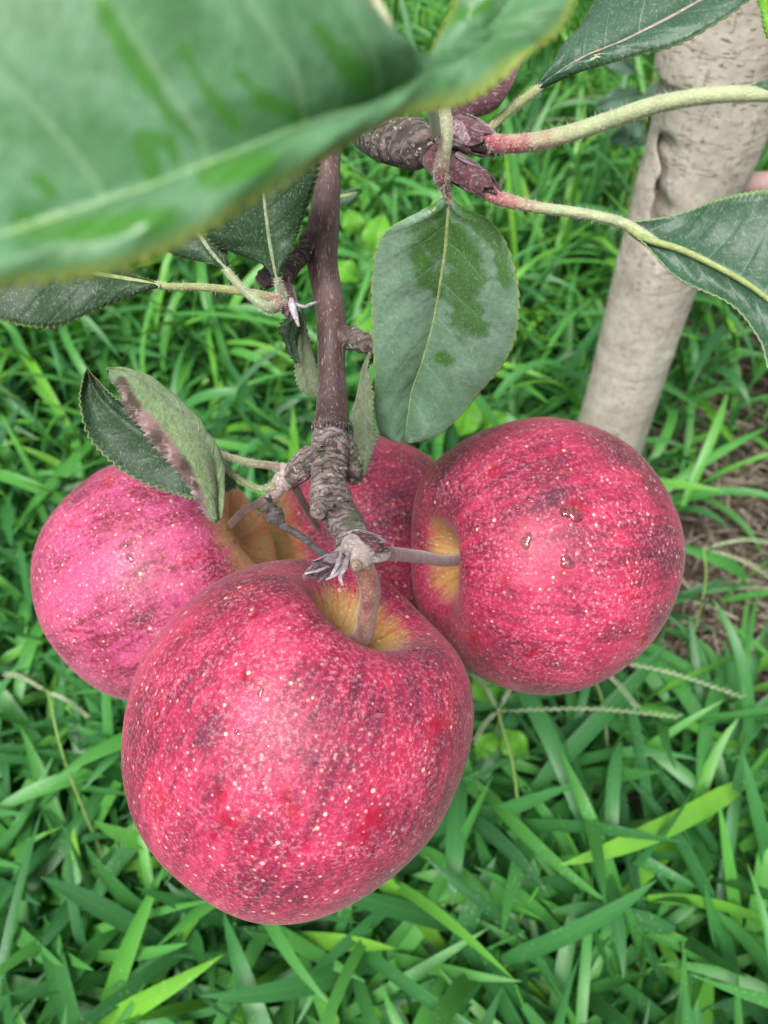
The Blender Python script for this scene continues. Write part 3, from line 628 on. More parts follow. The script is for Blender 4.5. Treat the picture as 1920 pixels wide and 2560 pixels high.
leaf('leaf', [((1338, 228, .165), (1334, 226, .165), (1340, 232, .165)), ((1400, 184, .164), (1382, 160, .165), (1420, 190, .163)), ((1470, 142, .163), (1432, 78, .166), (1495, 163, .161)), ((1560, 104, .162), (1485, 0, .167), (1580, 135, .159)), ((1720, 20, .160), (1560, -150, .168), (1730, 90, .156)), ((1830, -50, .158), (1700, -260, .168), (1885, -5, .155)), ((1950, -150, .157), (1940, -160, .157), (1955, -140, .157))],
     L_C, U_, teeth=34, seed=5, bulge=.0015, ribr=(9, 5), ribmat=stalk_mat('rib_pinkish', (.22, .15, .13), (.34, .26, .21), 400, .3, .3), label='dark teal leaf at the top right with a pinkish midrib crossing the trunk',
     petiole=[(1175, 372, .158, 12), (1250, 296, .162, 11), (1300, 255, .164, 11), (1345, 222, .165, 11)])
leaf('leaf', [((1858, 236, .128), (1856, 234, .128), (1860, 240, .128)), ((1925, 218, .127), (1905, 204, .128), (1930, 234, .126)), ((2050, 200, .126), (2030, 120, .128), (2060, 250, .125)), ((2250, 180, .126), (2250, 170, .126), (2252, 190, .126))],
     L_C, U_, teeth=20, seed=6, ribr=(10, 5), label='leaf mostly outside the right edge on the thick fuzzy red and green stalk',
     petiole=[(1215, 352, .150, 24), (1255, 360, .148, 24), (1330, 355, .145, 24), (1420, 335, .141, 23), (1520, 302, .137, 23), (1620, 268, .133, 23), (1720, 246, .130, 22), (1820, 236, .128, 21), (1930, 236, .127, 18)], pmat=PETR)
leaf('leaf', [((1905, -60, .15), (1900, -62, .15), (1910, -58, .15)), ((1925, 0, .15), (1893, -5, .15), (1960, 0, .15)), ((1940, 80, .15), (1904, 70, .15), (1990, 80, .15)), ((1950, 160, .15), (1945, 160, .15), (1960, 160, .15))], L_Y, U_, teeth=20, seed=7, rib=False, label='sliver of bright green leaf in the top right corner')
HAIRS = 500
leaf('leaf', [((694, 702, .178), (690, 702, .178), (698, 702, .178)), ((686, 668, .177), (655, 660, .177), (712, 664, .177)), ((675, 610, .175), (580, 632, .175), (736, 608, .176)), ((668, 560, .173), (520, 600, .172), (756, 560, .175)), ((660, 490, .171), (490, 520, .169), (782, 480, .173)), ((655, 400, .169), (500, 420, .167), (800, 400, .171)), ((660, 300, .167), (560, 300, .167), (780, 300, .168)), ((670, 210, .166), (665, 205, .166), (675, 212, .166))],
     L_D, U_G, teeth=34, seed=8, bulge=.0012, ribr=(7, 3), ribmat=RIBD, label='dark green leaf left of the branch, partly under the near leaf', petiole=[(712, 752, .181, 9), (703, 735, .180, 11), (696, 705, .178, 9), (686, 665, .177, 7)], pmat=petiole_mat('petiole_dull', (.13, .06, .05), (.17, .19, .09), .15))
leaf('leaf', [((572, 682, .176), (570, 680, .176), (574, 682, .176)), ((556, 662, .176), (540, 668, .176), (571, 655, .176)), ((531, 633, .176), (492, 650, .176), (568, 620, .176)), ((494, 579, .176), (416, 628, .176), (575, 560, .176)), ((460, 520, .176), (380, 560, .176), (560, 480, .176)), ((420, 430, .176), (415, 430, .176), (425, 430, .176))],
     L_D, U_G, teeth=26, seed=9, ribr=(9, 4), ribmat=RIBD, bulge=.0008, label='small dark leaf tip between the branch and the left dark leaf', petiole=[(705, 755, .181, 14), (682, 770, .178, 15), (655, 762, .176, 13), (603, 718, .176, 11), (560, 668, .176, 9)], pmat=petiole_mat('petiole_dull2', (.20, .05, .055), (.21, .25, .13), .25))
leaf('leaf', [((400, 716, .170), (402, 714, .170), (402, 719, .170)), ((365, 706, .169), (352, 690, .169), (372, 728, .169)), ((310, 696, .168), (300, 655, .168), (318, 746, .168)), ((241, 684, .166), (230, 610, .166), (240, 776, .166)), ((181, 672, .165), (160, 570, .165), (150, 818, .165)), ((90, 655, .163), (60, 540, .163), (80, 820, .163)), ((0, 645, .162), (-30, 540, .162), (0, 800, .162)), ((-110, 640, .161), (-120, 570, .161), (-110, 740, .161)), ((-220, 650, .16), (-220, 645, .16), (-220, 655, .16))],
     L_D, U_G, teeth=36, seed=10, ribr=(8, 5), ribmat=RIB, bulge=.001, label='long dark green leaf at the left edge on a green stalk', petiole=[(700, 752, .181, 14), (670, 742, .180, 12), (600, 728, .178, 11), (500, 718, .174, 10), (420, 716, .171, 9), (350, 702, .169, 7)], pmat=PET)
HAIRS = 350
leaf('leaf', [((560, 1170, .190), (562, 1166, .190), (566, 1182, .190)), ((530, 1160, .190), (500, 1100, .190), (590, 1218, .190)), ((480, 1140, .190), (440, 1050, .190), (500, 1246, .190)), ((430, 1120, .189), (400, 1030, .189), (440, 1236, .189)), ((370, 1090, .188), (350, 1010, .188), (353, 1206, .188)), ((310, 1050, .187), (320, 1000, .187), (277, 1156, .187)), ((265, 1010, .186), (302, 1004, .186), (222, 1092, .186)), ((235, 970, .185), (262, 972, .185), (202, 1005, .185)), ((221, 940, .184), (238, 950, .184), (210, 950, .184)), ((218, 924, .184), (219, 924, .184), (217, 925, .184))],
     L_D, U_G, teeth=40, amp=.0009, seed=11, rib=False, bulge=-.0015, label='dark serrated leaf with upturned tip lying above the left apple', petiole=[(690, 1215, .191, 14), (650, 1222, .191, 8), (610, 1205, .190, 7), (575, 1178, .190, 8), (548, 1150, .189, 9)], pmat=petiole_mat('petiole_thin', (.15, .13, .07), (.18, .21, .10), .1))
leaf('leaf', [((541, 1145, .180), (546, 1142, .182), (536, 1150, .180)), ((545, 1200, .180), (549, 1190, .184), (505, 1262, .178)), ((520, 1130, .178), (534, 1128, .184), (470, 1215, .175)), ((490, 1070, .177), (505, 1082, .184), (418, 1157, .173)), ((450, 1030, .176), (462, 1036, .184), (356, 1078, .172)), ((410, 1000, .175), (418, 1003, .183), (322, 1025, .172)), ((350, 962, .175), (356, 957, .182), (292, 968, .173)), ((292, 942, .176), (300, 941, .18), (277, 945, .175)), ((270, 936, .177), (271, 935, .177), (270, 937, .177))][2:] and
     [((541, 1309, .184), (546, 1303, .185), (532, 1309, .184)), ((543, 1270, .182), (549, 1255, .184), (500, 1272, .181)), ((541, 1200, .180), (551, 1190, .184), (466, 1212, .176)), ((533, 1138, .178), (541, 1136, .184), (425, 1160, .173)), ((508, 1092, .177), (514, 1090, .184), (385, 1122, .172)), ((480, 1054, .176), (486, 1050, .184), (350, 1070, .172)), ((440, 1020, .175), (446, 1014, .184), (325, 1030, .172)), ((395, 984, .175), (400, 978, .182), (302, 988, .173)), ((345, 956, .176), (350, 950, .18), (288, 962, .175)), ((300, 941, .177), (302, 940, .178), (280, 948, .177)), ((270, 937, .178), (271, 936, .178), (269, 938, .178))],
     U_B, L_D, teeth=34, amp=.0010, seed=12, rib=False, bulge=.0022, label='folded leaf showing its felty underside with a browned crinkled margin', petiole=[(712, 1178, .191, 17), (680, 1165, .190, 11), (630, 1158, .187, 10), (580, 1145, .184, 9), (548, 1134, .181, 10), (525, 1110, .180, 8)], pmat=petiole_mat('petiole_brown', (.16, .09, .07), (.24, .24, .14), .3))
HAIRS = 0
leaf('leaf', [((745, 775, .196), (741, 775, .196), (748, 775, .196)), ((738, 800, .196), (712, 795, .196), (752, 812, .196)), ((728, 840, .197), (697, 828, .197), (746, 850, .197)), ((735, 880, .198), (720, 880, .198), (752, 885, .198)), ((745, 910, .198), (738, 908, .198), (752, 912, .198))], L_D, U_G, teeth=12, amp=.0009, seed=13, rib=False)
leaf('leaf', [((756, 765, .197), (752, 765, .197), (758, 765, .197)), ((758, 815, .198), (748, 820, .198), (766, 815, .198)), ((762, 880, .198), (737, 885, .198), (786, 890, .198)), ((765, 930, .199), (737, 935, .199), (800, 940, .199)), ((778, 970, .199), (750, 975, .199), (810, 970, .199)), ((795, 996, .2), (782, 992, .2), (806, 996, .2))], U_G, L_D, teeth=20, amp=.0007, seed=14, rib=False, label='narrow grey-green leaf underside just left of the branch')
leaf('leaf', [((924, 880, .187), (921, 880, .187), (927, 880, .187)), ((920, 930, .187), (906, 935, .189), (931, 930, .186)), ((915, 990, .186), (895, 985, .189), (936, 985, .184)), ((912, 1050, .186), (882, 1030, .189), (939, 1055, .184)), ((915, 1100, .187), (880, 1080, .190), (939, 1105, .185)), ((915, 1150, .189), (891, 1135, .191), (930, 1155, .188)), ((914, 1190, .191), (910, 1188, .191), (919, 1188, .191))], U_G, L_D, teeth=30, amp=.0005, seed=15, rib=False, label='narrow folded leaf underside between the branch and the bloomed leaf')
m = leaf('leaf', [((795, 505, .30), (793, 500, .30), (793, 510, .30)), ((830, 495, .30), (830, 478, .30), (830, 514, .30)), ((870, 488, .30), (868, 472, .30), (872, 512, .30)), ((905, 476, .30), (904, 474, .30), (905, 479, .30))], L_C, U_, teeth=14, seed=16, label='small grey leaf seen just right of the upper branch')

# ------------------------------------------------------------------ apples
PROF = [(0, .34), (.05, .35), (.11, .43), (.17, .55), (.25, .67), (.36, .77), (.50, .82), (.65, .785), (.80, .66), (.92, .45), (.985, .2), (1.0, -.03), (.97, -.27), (.885, -.5), (.75, -.68), (.58, -.81), (.43, -.87), (.31, -.875), (.2, -.80), (.1, -.73), (0, -.71)]
def apple(px, py, z, R, axis, label, mat, stem, seed=0, cal=1.0, long=1.0, spin=0.0, tiltlobe=.03, stem_mat=None, cw=.82, wets=()):
    c = P(px, py, z); a = Vector(camdir(*axis)).normalized()
    rot = a.to_track_quat('Z', 'Y').to_matrix() @ Matrix.Rotation(spin, 3, 'Z')
    root = tag(empty('apple', c, rot), label, 'apple', 'ripe apples hanging in one cluster')
    n, seg = 150, 200; pr = crom(np.array(PROF), n); th = np.arange(seg) / seg * 2 * math.pi; r_ = np.random.default_rng(seed); ph = r_.uniform(0, 6.28, 6)
    V = []
    for rho, zz in pr:
        if zz > 0: rho = rho * (cw + (1 - cw) * rho)
        dn = max(0, -zz); k = 1 + tiltlobe * np.cos(th + ph[0]) * zz + .018 * np.cos(5 * th + ph[1]) * (dn ** 1.5 + .25 * abs(zz)) + .012 * np.cos(2 * th + ph[2]) + .008 * np.cos(3 * th + ph[3] + zz * 2)
        zsh = 1 + tiltlobe * 1.3 * np.cos(th + ph[4]) * min(1, rho * 2) + .03 * np.cos(3 * th + ph[5]) * (rho > .05) * min(1, rho * 2) * (zz > .3)
        taper = 1 - .10 * max(0, -zz)
        V.append(np.stack([np.cos(th) * rho * k * R * taper, np.sin(th) * rho * k * R * taper, zz * zsh * R * long], 1))
    V = np.vstack(V); i = np.arange(n * seg).reshape(n, seg); j = np.roll(i, -1, axis=1)
    F = np.stack([i[:-1].ravel(), i[1:].ravel(), j[1:].ravel(), j[:-1].ravel()], 1)
    mw = np.array(wm(root)); q = V @ mw[:3, :3].T + mw[:3, 3] - CO; zz = q @ CF; X = 960 + FPX * (q @ CX) / zz; Y = 1280 - FPX * (q @ CU) / zz
    wv = np.full(len(V), -9.0); zc = np.dot(c - CO, CF)
    for (wx, wy, wr) in wets: wv = np.maximum(wv, np.where(zz < zc, 1 - np.hypot(X - wx, Y - wy) / wr, -9))
    b = mesh_obj('fruit_body', V, F, mat, root, local=True, attrs={'wet': np.maximum(wv, -2)})
    mb = MB(); mb.ptube(stem, n=50, seg=20, lump=.05, seed=seed)
    mb.build('stem', stem_mat or STEM, root)
    mw = np.array(wm(root)); Vw = V @ mw[:3, :3].T + mw[:3, 3]
    tree_ = BVHTree.FromPolygons([tuple(v) for v in Vw], [tuple(int(q) for q in f) for f in F])
    return root, tree_
STEM = stalk_mat('apple_stem', (.15, .050, .042), (.30, .14, .10), 260, .4, .3, (.55, .42, .36))
STEMR = stalk_mat('apple_stem_rose', (.15, .055, .06), (.27, .13, .13), 260, .4, .3, (.55, .42, .42))
STEMG = stalk_mat('apple_stem_green', (.12, .08, .035), (.24, .12, .09), 260, .4, .3, (.45, .35, .28))
def axpt(px, py, z, R, axis, h):
    a = np.array(Vector(camdir(*axis)).normalized()); q = P(px, py, z) + a * R * h - CO
    zz = np.dot(q, CF); return (960 + FPX * np.dot(q, CX) / zz, 1280 - FPX * np.dot(q, CU) / zz, zz)
fr = (735, 1830, .190, .0403, (.48, .84, .22)); f0 = axpt(*fr, .35)
A1, T1 = apple(*fr, 'largest and nearest red apple, lowest of the cluster, covered in pale dots', apple_mat('apple_skin_front', fr[3], 0.0, .36), [(*f0, 20), (898, 1600, .177, 25), (918, 1536, .171, 25), (926, 1480, .168, 26), (918, 1440, .167, 27), (908, 1418, .167, 26)], seed=1, long=1.1, wets=[(545, 1985, 34), (572, 2050, 34), (705, 1990, 26), (740, 2030, 26), (925, 2050, 50), (905, 2085, 36), (1085, 1810, 40), (612, 1695, 24), (655, 1728, 20), (760, 2110, 24), (640, 2120, 22)])
rt = (1350, 1385, .232, .0404, (-.93, -.03, .34)); f0 = axpt(*rt, .36)
A2, T2 = apple(*rt, 'red apple on the right, in front of the trunk, with wet smears', apple_mat('apple_skin_right', rt[3], 5.3, .33), [(*f0, 13), (1120, 1402, .214, 15), (1057, 1393, .194, 16), (990, 1385, .175, 17), (940, 1383, .168, 20)], seed=2, stem_mat=STEMR, long=1.0, cw=.68, wets=[(1316, 1318, 28), (1316, 1362, 36), (1440, 1275, 40), (1402, 1280, 24), (1412, 1425, 26), (1470, 1300, 18), (1240, 1180, 22), (1260, 1450, 20), (1190, 1600, 30), (1335, 1630, 24), (1330, 1480, 18)])
lf = (402, 1448, .245, .0372, (.82, .42, .03)); f0 = axpt(*lf, .36)
A3, T3 = apple(*lf, 'pinkish red apple on the left beneath the browned leaf', apple_mat('apple_skin_left', lf[3], 9.1, .74, -.03, .1, 1, (.66, .37, .13)), [(*f0, 9), (600, 1288, .222, 11), (640, 1262, .207, 11), (690, 1232, .192, 13)], seed=3, stem_mat=STEMG, long=1.05)
bk = (912, 1352, .298, .0402, (-.84, -.12, .36)); f0 = axpt(*bk, .36)
A4, T4 = apple(*bk, 'dull red and orange apple at the back, mostly hidden behind the other three', apple_mat('apple_skin_back', bk[3], 14.7, .74, .02, .2, 0, (.68, .34, .12)), [(*f0, 9), (760, 1260, .23, 10), (735, 1215, .2, 12), (715, 1205, .193, 13)], seed=4, stem_mat=STEMG)
m = MB(); m.ptube([(722, 1196, .192, 27), (705, 1205, .192, 26), (690, 1212, .191, 20)], n=20, seg=20, lump=.1)
m.ptube([(712, 1190, .191, 22), (712, 1175, .191, 18), (700, 1168, .19, 13)], n=20, seg=20, lump=.1); m.ptube([(705, 1208, .192, 18), (690, 1228, .192, 17), (672, 1240, .194, 12)], n=20, seg=20, lump=.1)
m.build('woolly_node', HUB, branch, remesh=.0003)

# ------------------------------------------------------------------ water drops
WAT = G('water'); WAT = WAT.fin((1, 1, 1), .02, Transmission_Weight=1.0, IOR=1.5)
def drop(px, py, T, w_, h_, label, grp, seed):
    d = Vector(ray(px, py)).normalized(); loc, nor, _, _ = T.ray_cast(Vector(CO), d)
    if loc is None: return
    r = np.random.default_rng(seed); rot = nor.to_track_quat('Z', 'Y').to_matrix()
    z = np.dot(np.array(loc) - CO, CF); a = w_ * z / FPX; b = h_ * z / FPX
    ex = Vector(CX); ex = (ex - nor * ex.dot(nor)).normalized(); ey = nor.cross(ex)
    n, seg = 12, 28; V = []; ph = r.uniform(0, 6.28, 3)
    for i in range(n):
        t = i / (n - 1) * math.pi / 2
        for k in range(seg):
            th = k / seg * 2 * math.pi; q = 1 + .22 * math.cos(2 * th + ph[0]) + .16 * math.cos(3 * th + ph[1]) + .06 * math.cos(5 * th + ph[2])
            p = loc + ex * (math.cos(th) * a * q * math.cos(t)) + ey * (math.sin(th) * b * q * math.cos(t)) + nor * (min(a, b) * .34 * math.sin(t) - .00006)
            V.append(tuple(p))
    F = [(i * seg + k, i * seg + (k + 1) % seg, (i + 1) * seg + (k + 1) % seg, (i + 1) * seg + k) for i in range(n - 1) for k in range(seg)]
    F.append(tuple(range(seg))[::-1])
    root = empty('water_drop', loc); V = np.array(V) - np.array(loc)
    bpy.data.objects.remove(root); o = mesh_obj('water_drop', V, F, WAT); o.location = loc
    tag(o, label, 'water drop', grp)
GA, GB, GC = 'water drops on the nearest apple', 'water drops on the right apple', 'water drops on the left apple'
for i, (x, y, a, b) in enumerate([(609, 1701, 7, 15), (651, 1727, 9, 14), (592, 1832, 9, 8), (671, 1866, 7, 7), (954, 1778, 14, 6), (900, 1724, 6, 5), (396, 1874, 5, 7), (549, 1979, 9, 8), (720, 2000, 6, 10)]):
    drop(x, y, T1, a, b, 'small clear water bead on the skin of the largest front apple', GA, i)
drop(1429, 1283, T2, 28, 20, 'widest water smear near the middle of the right apple', GB, 20)
drop(1316, 1353, T2, 13, 21, 'tall water drop left of the smears on the right apple', GB, 21)
drop(1418, 1407, T2, 20, 15, 'lowest triangular water drop on the right apple', GB, 22)
drop(1321, 1244, T2, 8, 7, 'round bead above the tall drop on the right apple', GB, 23)
drop(1292, 1273, T2, 6, 5, 'tiny bead furthest left on the right apple', GB, 24)
drop(325, 1394, T3, 9, 11, 'largest bead on the left apple', GC, 30)
drop(315, 1363, T3, 6, 7, 'small bead just above the largest one on the left apple', GC, 31)
drop(328, 1517, T3, 7, 8, 'bead low on the left apple near the front apple', GC, 32)

# ------------------------------------------------------------------ grass
GR = grass_mat()
def blades(B, S=11):
    """B: dict of arrays base(n,3), az, L, W, el, kap, tw, rnd, side"""
    n = len(B['L']); s = np.linspace(0, 1, S + 1)
    el = B['el'][:, None] - B['kap'][:, None] * s[None, :] ** 1.3; az = B['az'][:, None] + B['side'][:, None] * s[None, :] ** 1.5
    d = np.stack([np.cos(el) * np.cos(az), np.cos(el) * np.sin(az), np.sin(el)], -1)
    stp = d * (B['L'] / S)[:, None, None]; C = np.cumsum(stp, 1) - stp + B['base'][:, None, :]
    C[..., 2] = np.maximum(C[..., 2], .004)
    side = np.stack([-np.sin(az), np.cos(az), np.zeros_like(az)], -1); up = np.cross(side, d) * -1; up = np.cross(d, side)
    tw = B['tw'][:, None] * s[None, :] + B['tw0'][:, None]; sv = side * np.cos(tw)[..., None] + up * np.sin(tw)[..., None]; uv_ = np.cross(d, sv)
    wp = np.minimum(1, .45 + s / .18 * .55) * (1 - np.clip((s - .5) / .5, 0, 1) ** 2.3 * .97)
    wd = B['W'][:, None] * wp[None, :] * .5
    A = C - sv * wd[..., None]; D = C + sv * wd[..., None]; M = C - uv_ * (wd * .28)[..., None]
    V = np.stack([A, M, D], 2).reshape(-1, 3)
    u = np.tile(np.array([-1, 0, 1.0]), n * (S + 1)); v = np.repeat(np.tile(s, n), 3)
    i = np.arange(n * (S + 1) * 3).reshape(n, S + 1, 3)
    F = np.concatenate([np.stack([i[:, :-1, k].ravel(), i[:, :-1, k + 1].ravel(), i[:, 1:, k + 1].ravel(), i[:, 1:, k].ravel()], 1) for k in (0, 1)])
    return V, F, np.stack([u, v], 1), np.repeat(B['rnd'], (S + 1) * 3)
def bare(x, y):
    """how bare the ground is: the strip to the right of the trunk"""
    q = 1.05 * np.exp(-(((x - .41) / .17) ** 2 + ((y - .62) / .25) ** 2)) + 1.05 * np.exp(-(((x - .28) / .12) ** 2 + ((y - .35) / .14) ** 2)) + .6 * np.exp(-(((x - .12) / .06) ** 2 + ((y - .23) / .06) ** 2))
    return q
def grow(n, x0, x1, y0, y1, r, far):
    x = r.uniform(x0, x1, n); y = r.uniform(y0, y1, n); k = r.random(n) > np.minimum(bare(x, y) * 1.35, .92)
    k &= (x - .145) ** 2 + (y - TRUNK_Y) ** 2 > .034 ** 2
    x, y = x[k], y[k]; n = len(x)
    hmax = (.09 + .07 * np.clip((y - .25) / .4, 0, 1)) * r.uniform(.45, 1.25, n) * (1 + .25 * np.sin(x * 9 + 1) * np.sin(y * 7))
    az = r.uniform(0, 2 * math.pi, n); lean = r.uniform(.1, .9, n)
    out = {k: [] for k in ('base', 'az', 'L', 'W', 'el', 'kap', 'tw', 'tw0', 'rnd', 'side')}; culm = []
    nb = 4 if not far else 3; tone = r.beta(2.2, 2.2, n)
    for b in range(nb):
        f = (b + r.uniform(.3, 1, n)) / nb; h = hmax * f; off = hmax * np.tan(lean * .7) * f ** 1.4
        base = np.stack([x + np.cos(az) * off, y + np.sin(az) * off, h], 1)
        ba = az + (b % 2) * math.pi + r.normal(0, .9, n)
        near = np.clip((.34 - y) / .15, 0, 1); L = r.uniform(.05, .115, n) * (1 + .2 * near) * (1 + .65 * np.clip((y - .3) / .4, 0, 1)); W = r.uniform(.0045, .0100, n) * (1 + .05 * near) * (1 - .22 * np.clip((y - .3) / .5, 0, 1))
        out['base'].append(base); out['az'].append(ba); out['L'].append(L); out['W'].append(W)
        out['el'].append(r.uniform(.15, 1.25, n) + .25 * np.clip((y - .3) / .4, 0, 1)); out['kap'].append(r.uniform(.2, 2.6, n) * (1 - .42 * near)); out['tw'].append(r.normal(0, .5, n)); out['tw0'].append(r.normal(0, .3, n))
        out['rnd'].append(np.clip(tone * .75 + r.random(n) * .3 + (r.random(n) < .02) * .3 + .11 * np.clip((y - .30) / .35, 0, 1), 0, 1)); out['side'].append(r.normal(0, .45, n))
    pts = np.stack([np.stack([x + np.cos(az) * hmax * np.tan(lean * .7) * f ** 1.4, y + np.sin(az) * hmax * np.tan(lean * .7) * f ** 1.4, hmax * f], 1) for f in (0, .25, .5, .75, 1)], 1)
    return {k: np.concatenate(v) for k, v in out.items()}, pts, tone
def culms(pts, tone, r0=.0011):
    n, S, _ = pts.shape; th = np.arange(4) / 4 * 2 * math.pi; off = np.stack([np.cos(th), np.sin(th), 0 * th], 1) * r0
    V = (pts[:, :, None, :] + off[None, None]).reshape(-1, 3); i = np.arange(n * S * 4).reshape(n, S, 4); j = np.roll(i, -1, axis=2)
    F = np.stack([i[:, :-1].ravel(), j[:, :-1].ravel(), j[:, 1:].ravel(), i[:, 1:].ravel()], 1)
    return V, F, np.full((len(V), 2), .5), np.repeat(tone * .3 + .55, S * 4)
parts = []
for n, box, far in ((2000, (-.42, .48, -.14, .42), False), (3900, (-.85, .85, .42, 1.15), False), (5200, (-1.7, 1.7, 1.15, 2.6), True), (3500, (-3.5, 3.5, 2.6, 5.5), True), (700, (-1.1, -.42, -.3, .42), True), (700, (.48, 1.2, -.3, .42), True)):
    B, pts, tone = grow(n, *box, rng, far); parts.append(blades(B, 7 if far else 12)); parts.append(culms(pts, tone))
# low undergrowth of small blades, coloured darker to deepen the shade in gaps
def tufts(n, x0, x1, y0, y1):
    x = rng.uniform(x0, x1, n); y = rng.uniform(y0, y1, n); k = rng.random(n) > bare(x, y) * 1.0; x, y = x[k], y[k]; n = len(x)
    return dict(base=np.stack([x, y, np.zeros(n)], 1), az=rng.uniform(0, 6.28, n), L=rng.uniform(.04, .12, n), W=rng.uniform(.002, .006, n), el=rng.uniform(.5, 1.5, n), kap=rng.uniform(.1, 1.8, n), tw=rng.normal(0, .5, n), tw0=rng.normal(0, .3, n), rnd=rng.beta(1.5, 6, n), side=rng.normal(0, .3, n))
parts.append(blades(tufts(4500, -.5, .55, -.15, .6), 6)); parts.append(blades(tufts(9000, -1.1, 1.1, .6, 1.9), 6))
Vs, Fs, Us, Rs = [], [], [], []; o_ = 0
for V, F, U, R in parts: Vs.append(V); Fs.append(F + o_); Us.append(U); Rs.append(R); o_ += len(V)
tag(mesh_obj('grass', np.vstack(Vs), np.vstack(Fs), GR, uv=np.vstack(Us), attrs={'rnd': np.concatenate(Rs)}), 'lush green crabgrass with arching blades covering the ground', 'grass', kind='stuff')

# dry straw litter
def straw():
    g = G('straw'); a = g.nd('ShaderNodeAttribute', attribute_name='rnd').outputs['Fac']
    m = g.fin(g.ramp(a, [(0, (.05, .035, .024)), (.5, (.14, .11, .08)), (1, (.42, .36, .27))]), .85)
    n = 9000; r = rng; x = np.concatenate([r.normal(.24, .16, 6000), r.uniform(-.6, .7, 3000)]); y = np.concatenate([r.normal(.34, .2, 6000), r.uniform(-.15, 1.1, 3000)])
    az = r.uniform(0, 3.14, n); L = r.uniform(.015, .09, n); s = np.linspace(-.5, .5, 6); bend = r.normal(0, 8, n)
    h = r.uniform(.002, .022, n); dx = np.cos(az)[:, None] * L[:, None] * s - np.sin(az)[:, None] * bend[:, None] * (L[:, None] * s) ** 2; dy = np.sin(az)[:, None] * L[:, None] * s + np.cos(az)[:, None] * bend[:, None] * (L[:, None] * s) ** 2
    C = np.stack([x[:, None] + dx, y[:, None] + dy, h[:, None] + r.normal(0, .12, n)[:, None] * L[:, None] * s], -1); C[..., 2] = np.maximum(C[..., 2], .001)
    rad = r.uniform(.0004, .0014, n); k = np.stack([-np.sin(az), np.cos(az), np.zeros(n)], 1)
    th = np.array([0, 2.1, 4.2]); off = k[:, None, :] * np.cos(th)[None, :, None] + np.array([0, 0, 1.0])[None, None] * np.sin(th)[None, :, None]
    V = (C[:, :, None, :] + off[:, None] * rad[:, None, None, None]).reshape(-1, 3); i = np.arange(n * 18).reshape(n, 6, 3); j = np.roll(i, -1, axis=2)
    F = np.stack([i[:, :-1].ravel(), j[:, :-1].ravel(), j[:, 1:].ravel(), i[:, 1:].ravel()], 1)
    tag(mesh_obj('dry_straw', V, F, m, attrs={'rnd': np.repeat(r.random(n), 18)}), 'dry brown straw and dead stems littering the soil beside the trunk', 'straw', kind='stuff')
straw()

# seed heads with thin fingers
SEED = stalk_mat('seed_spike', (.16, .25, .10), (.34, .41, .25), 500, .3, .3); CUL = stalk_mat('seed_culm', (.16, .28, .05), (.24, .36, .09), 200, .2, .2)
def seed_head(node, fingers, label, foot):
    c = PH(node[0], node[1], node[2]); root = tag(empty('grass_seed_head', (foot[0], foot[1], 0)), label, 'seed head', 'thin fingered seed heads of the grass')
    m = MB(); m.tube([np.array([foot[0], foot[1], 0]), (np.array([foot[0], foot[1], 0]) * .4 + c * .6) + (0, 0, .03), c], [.0009, .0007, .0005], n=24, seg=8); m.build('culm', CUL, root)
    for (px, py, h) in fingers:
        e = PH(px, py, h); m = MB(); mid = (c + e) / 2 + (0, 0, .006); m.tube([c, mid, e], [.0003, .0004, .0002], n=30, seg=6)
        C = crom([c, mid, e], 46); s_ = np.cross(C[-1] - C[0], CF); s_ /= np.linalg.norm(s_)
        for k, q in enumerate(C[4:]):
            t = C[5] - C[4]; t /= np.linalg.norm(t) + 1e-9; sg = 1 if k % 2 else -1
            m.tube([q, q + t * .0016 + s_ * .0009 * sg, q + t * .0034 + s_ * .0007 * sg], [.0001, .00036, .0001], n=5, seg=5)
        m.build('seed_spike', SEED, root)
seed_head((1245, 1778, .17), [(1690, 1792, .165), (1180, 1690, .18), (1190, 1850, .16), (1330, 1640, .18)], 'pale seed head with fingers spreading just below the gap between the front and right apples', (.09, .12))
seed_head((1440, 1640, .19), [(1851, 1741, .18), (1585, 1764, .18), (1500, 1560, .2)], 'seed head whose long finger reaches out below the right apple', (.16, .2))
seed_head((1760, 1370, .15), [(1960, 1475, .15), (1930, 1360, .15)], 'seed head at the right edge over the dry straw', (.22, .27))
seed_head((120, 1730, .16), [(20, 1690, .165), (215, 1790, .16)], 'thin seed head left of the front apple near the left edge', (-.16, .12))
seed_head((1330, 300, .2), [(1500, 240, .24), (1560, 330, .2), (1210, 560, .17)], 'wispy seed head seen between the red-green stalk and the trunk', (.2, .85))

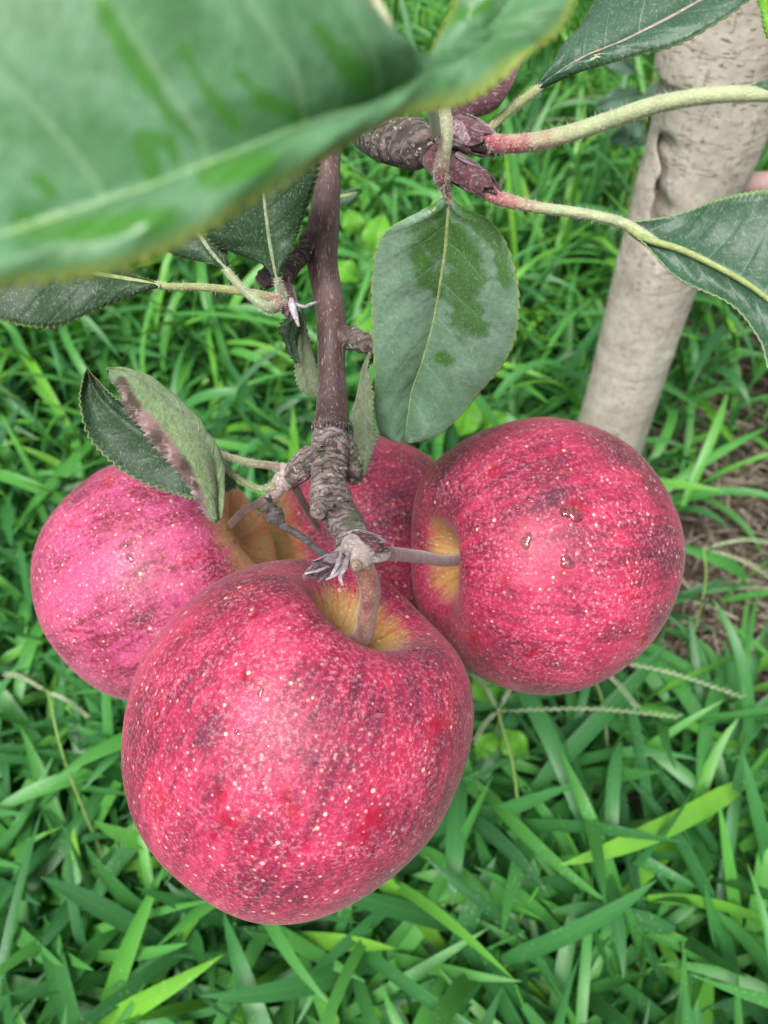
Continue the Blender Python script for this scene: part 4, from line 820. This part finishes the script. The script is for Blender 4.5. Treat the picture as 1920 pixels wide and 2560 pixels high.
# broad-leaved weeds and the low shoot by the trunk
def plant(name, foot, leaves, front, label, cat, top, grp=None):
    root = tag(empty(name, (foot[0], foot[1], 0)), label, cat, grp); b = np.array([foot[0], foot[1], 0.0]); t = np.array(top)
    m = MB(); m.tube([b, (b + t) / 2 + (.004, 0, 0), t], [.0018, .0015, .0008], n=20, seg=8); m.build('stem', CUL, root)
    for (px, py, h, ang, Lp, Wp) in leaves:
        c = PH(px, py, h); z = np.dot(c - CO, CF); ca, sa = math.cos(ang), math.sin(ang)
        st = []
        for f, wf in ((0, .02), (.12, .45), (.3, .9), (.5, 1), (.7, .8), (.88, .4), (1, .02)):
            x, y = px + ca * Lp * (f - .0), py - sa * Lp * (f - .0); zz = z - .012 * math.sin(f * 3)
            st.append(((x, y, zz), (x - sa * Wp * wf * .5, y - ca * Wp * wf * .5, zz - .003), (x + sa * Wp * wf * .5, y + ca * Wp * wf * .5, zz - .003)))
        leaf('leaf', st, front, U_, teeth=14, amp=.001, seed=int(px), rib=False, parent=root, thick=.0003)
        m = MB(); f_ = min(.95, max(.2, h / max(t[2], .01))); m.tube([b + (t - b) * f_, c], [.0008, .0007], n=8, seg=6); m.build('petiole', CUL, root)
L_W = leaf_top('weed_leaf', (.08, .26, .02), (.15, .36, .06), .4, hair=0, wet=.9, margin=(.2, .4, .08), vein=(.2, .42, .1))
t = PH(930, 640, .17)
plant('broadleaf_weed', (t[0], t[1] + .03), [(930, 640, .19, 1.3, 110, 75), (925, 760, .17, -1.5, 130, 80), (900, 700, .17, 2.6, 90, 60), (960, 700, .17, .4, 90, 60), (895, 590, .19, 1.9, 70, 60)], L_W, 'bright yellow-green broad-leaved weed behind the branch beside the bloomed leaf', 'weed', t)
t = PH(1160, 1060, .14)
plant('broadleaf_weed', (t[0], t[1] + .02), [(1150, 1090, .15, 1.2, 110, 75), (1190, 1080, .14, .5, 90, 60), (1120, 1050, .14, 2.2, 80, 60)], L_W, 'bright weed leaf peeking above the right apple', 'weed', t)
t = PH(1260, 1760, .10)
plant('broadleaf_weed', (t[0], t[1]), [(1230, 1760, .12, 2.0, 90, 80), (1255, 1830, .11, -.8, 90, 70), (1240, 1830, .11, -2.2, 80, 60)], L_W, 'small round-leaved weed between the front and right apples', 'weed', t)
L_S = leaf_top('shoot_leaf', (.03, .085, .035), (.17, .25, .21), .6, hair=0, wet=.9, margin=(.1, .2, .1), vein=(.16, .26, .18))
t = PH(1640, 170, .30)
plant('apple_shoot', (t[0] + .01, t[1] + .02), [(1610, 235, .28, 3.4, 130, 60), (1590, 180, .3, 2.6, 110, 55), (1640, 210, .29, -1.9, 60, 40), (1630, 330, .24, 3.3, 110, 60), (1640, 320, .24, .9, 60, 40), (1600, 300, .26, -2.0, 60, 40)], L_S, 'low grey-leaved shoot growing left of the trunk behind the fuzzy stalk', 'shoot', t)
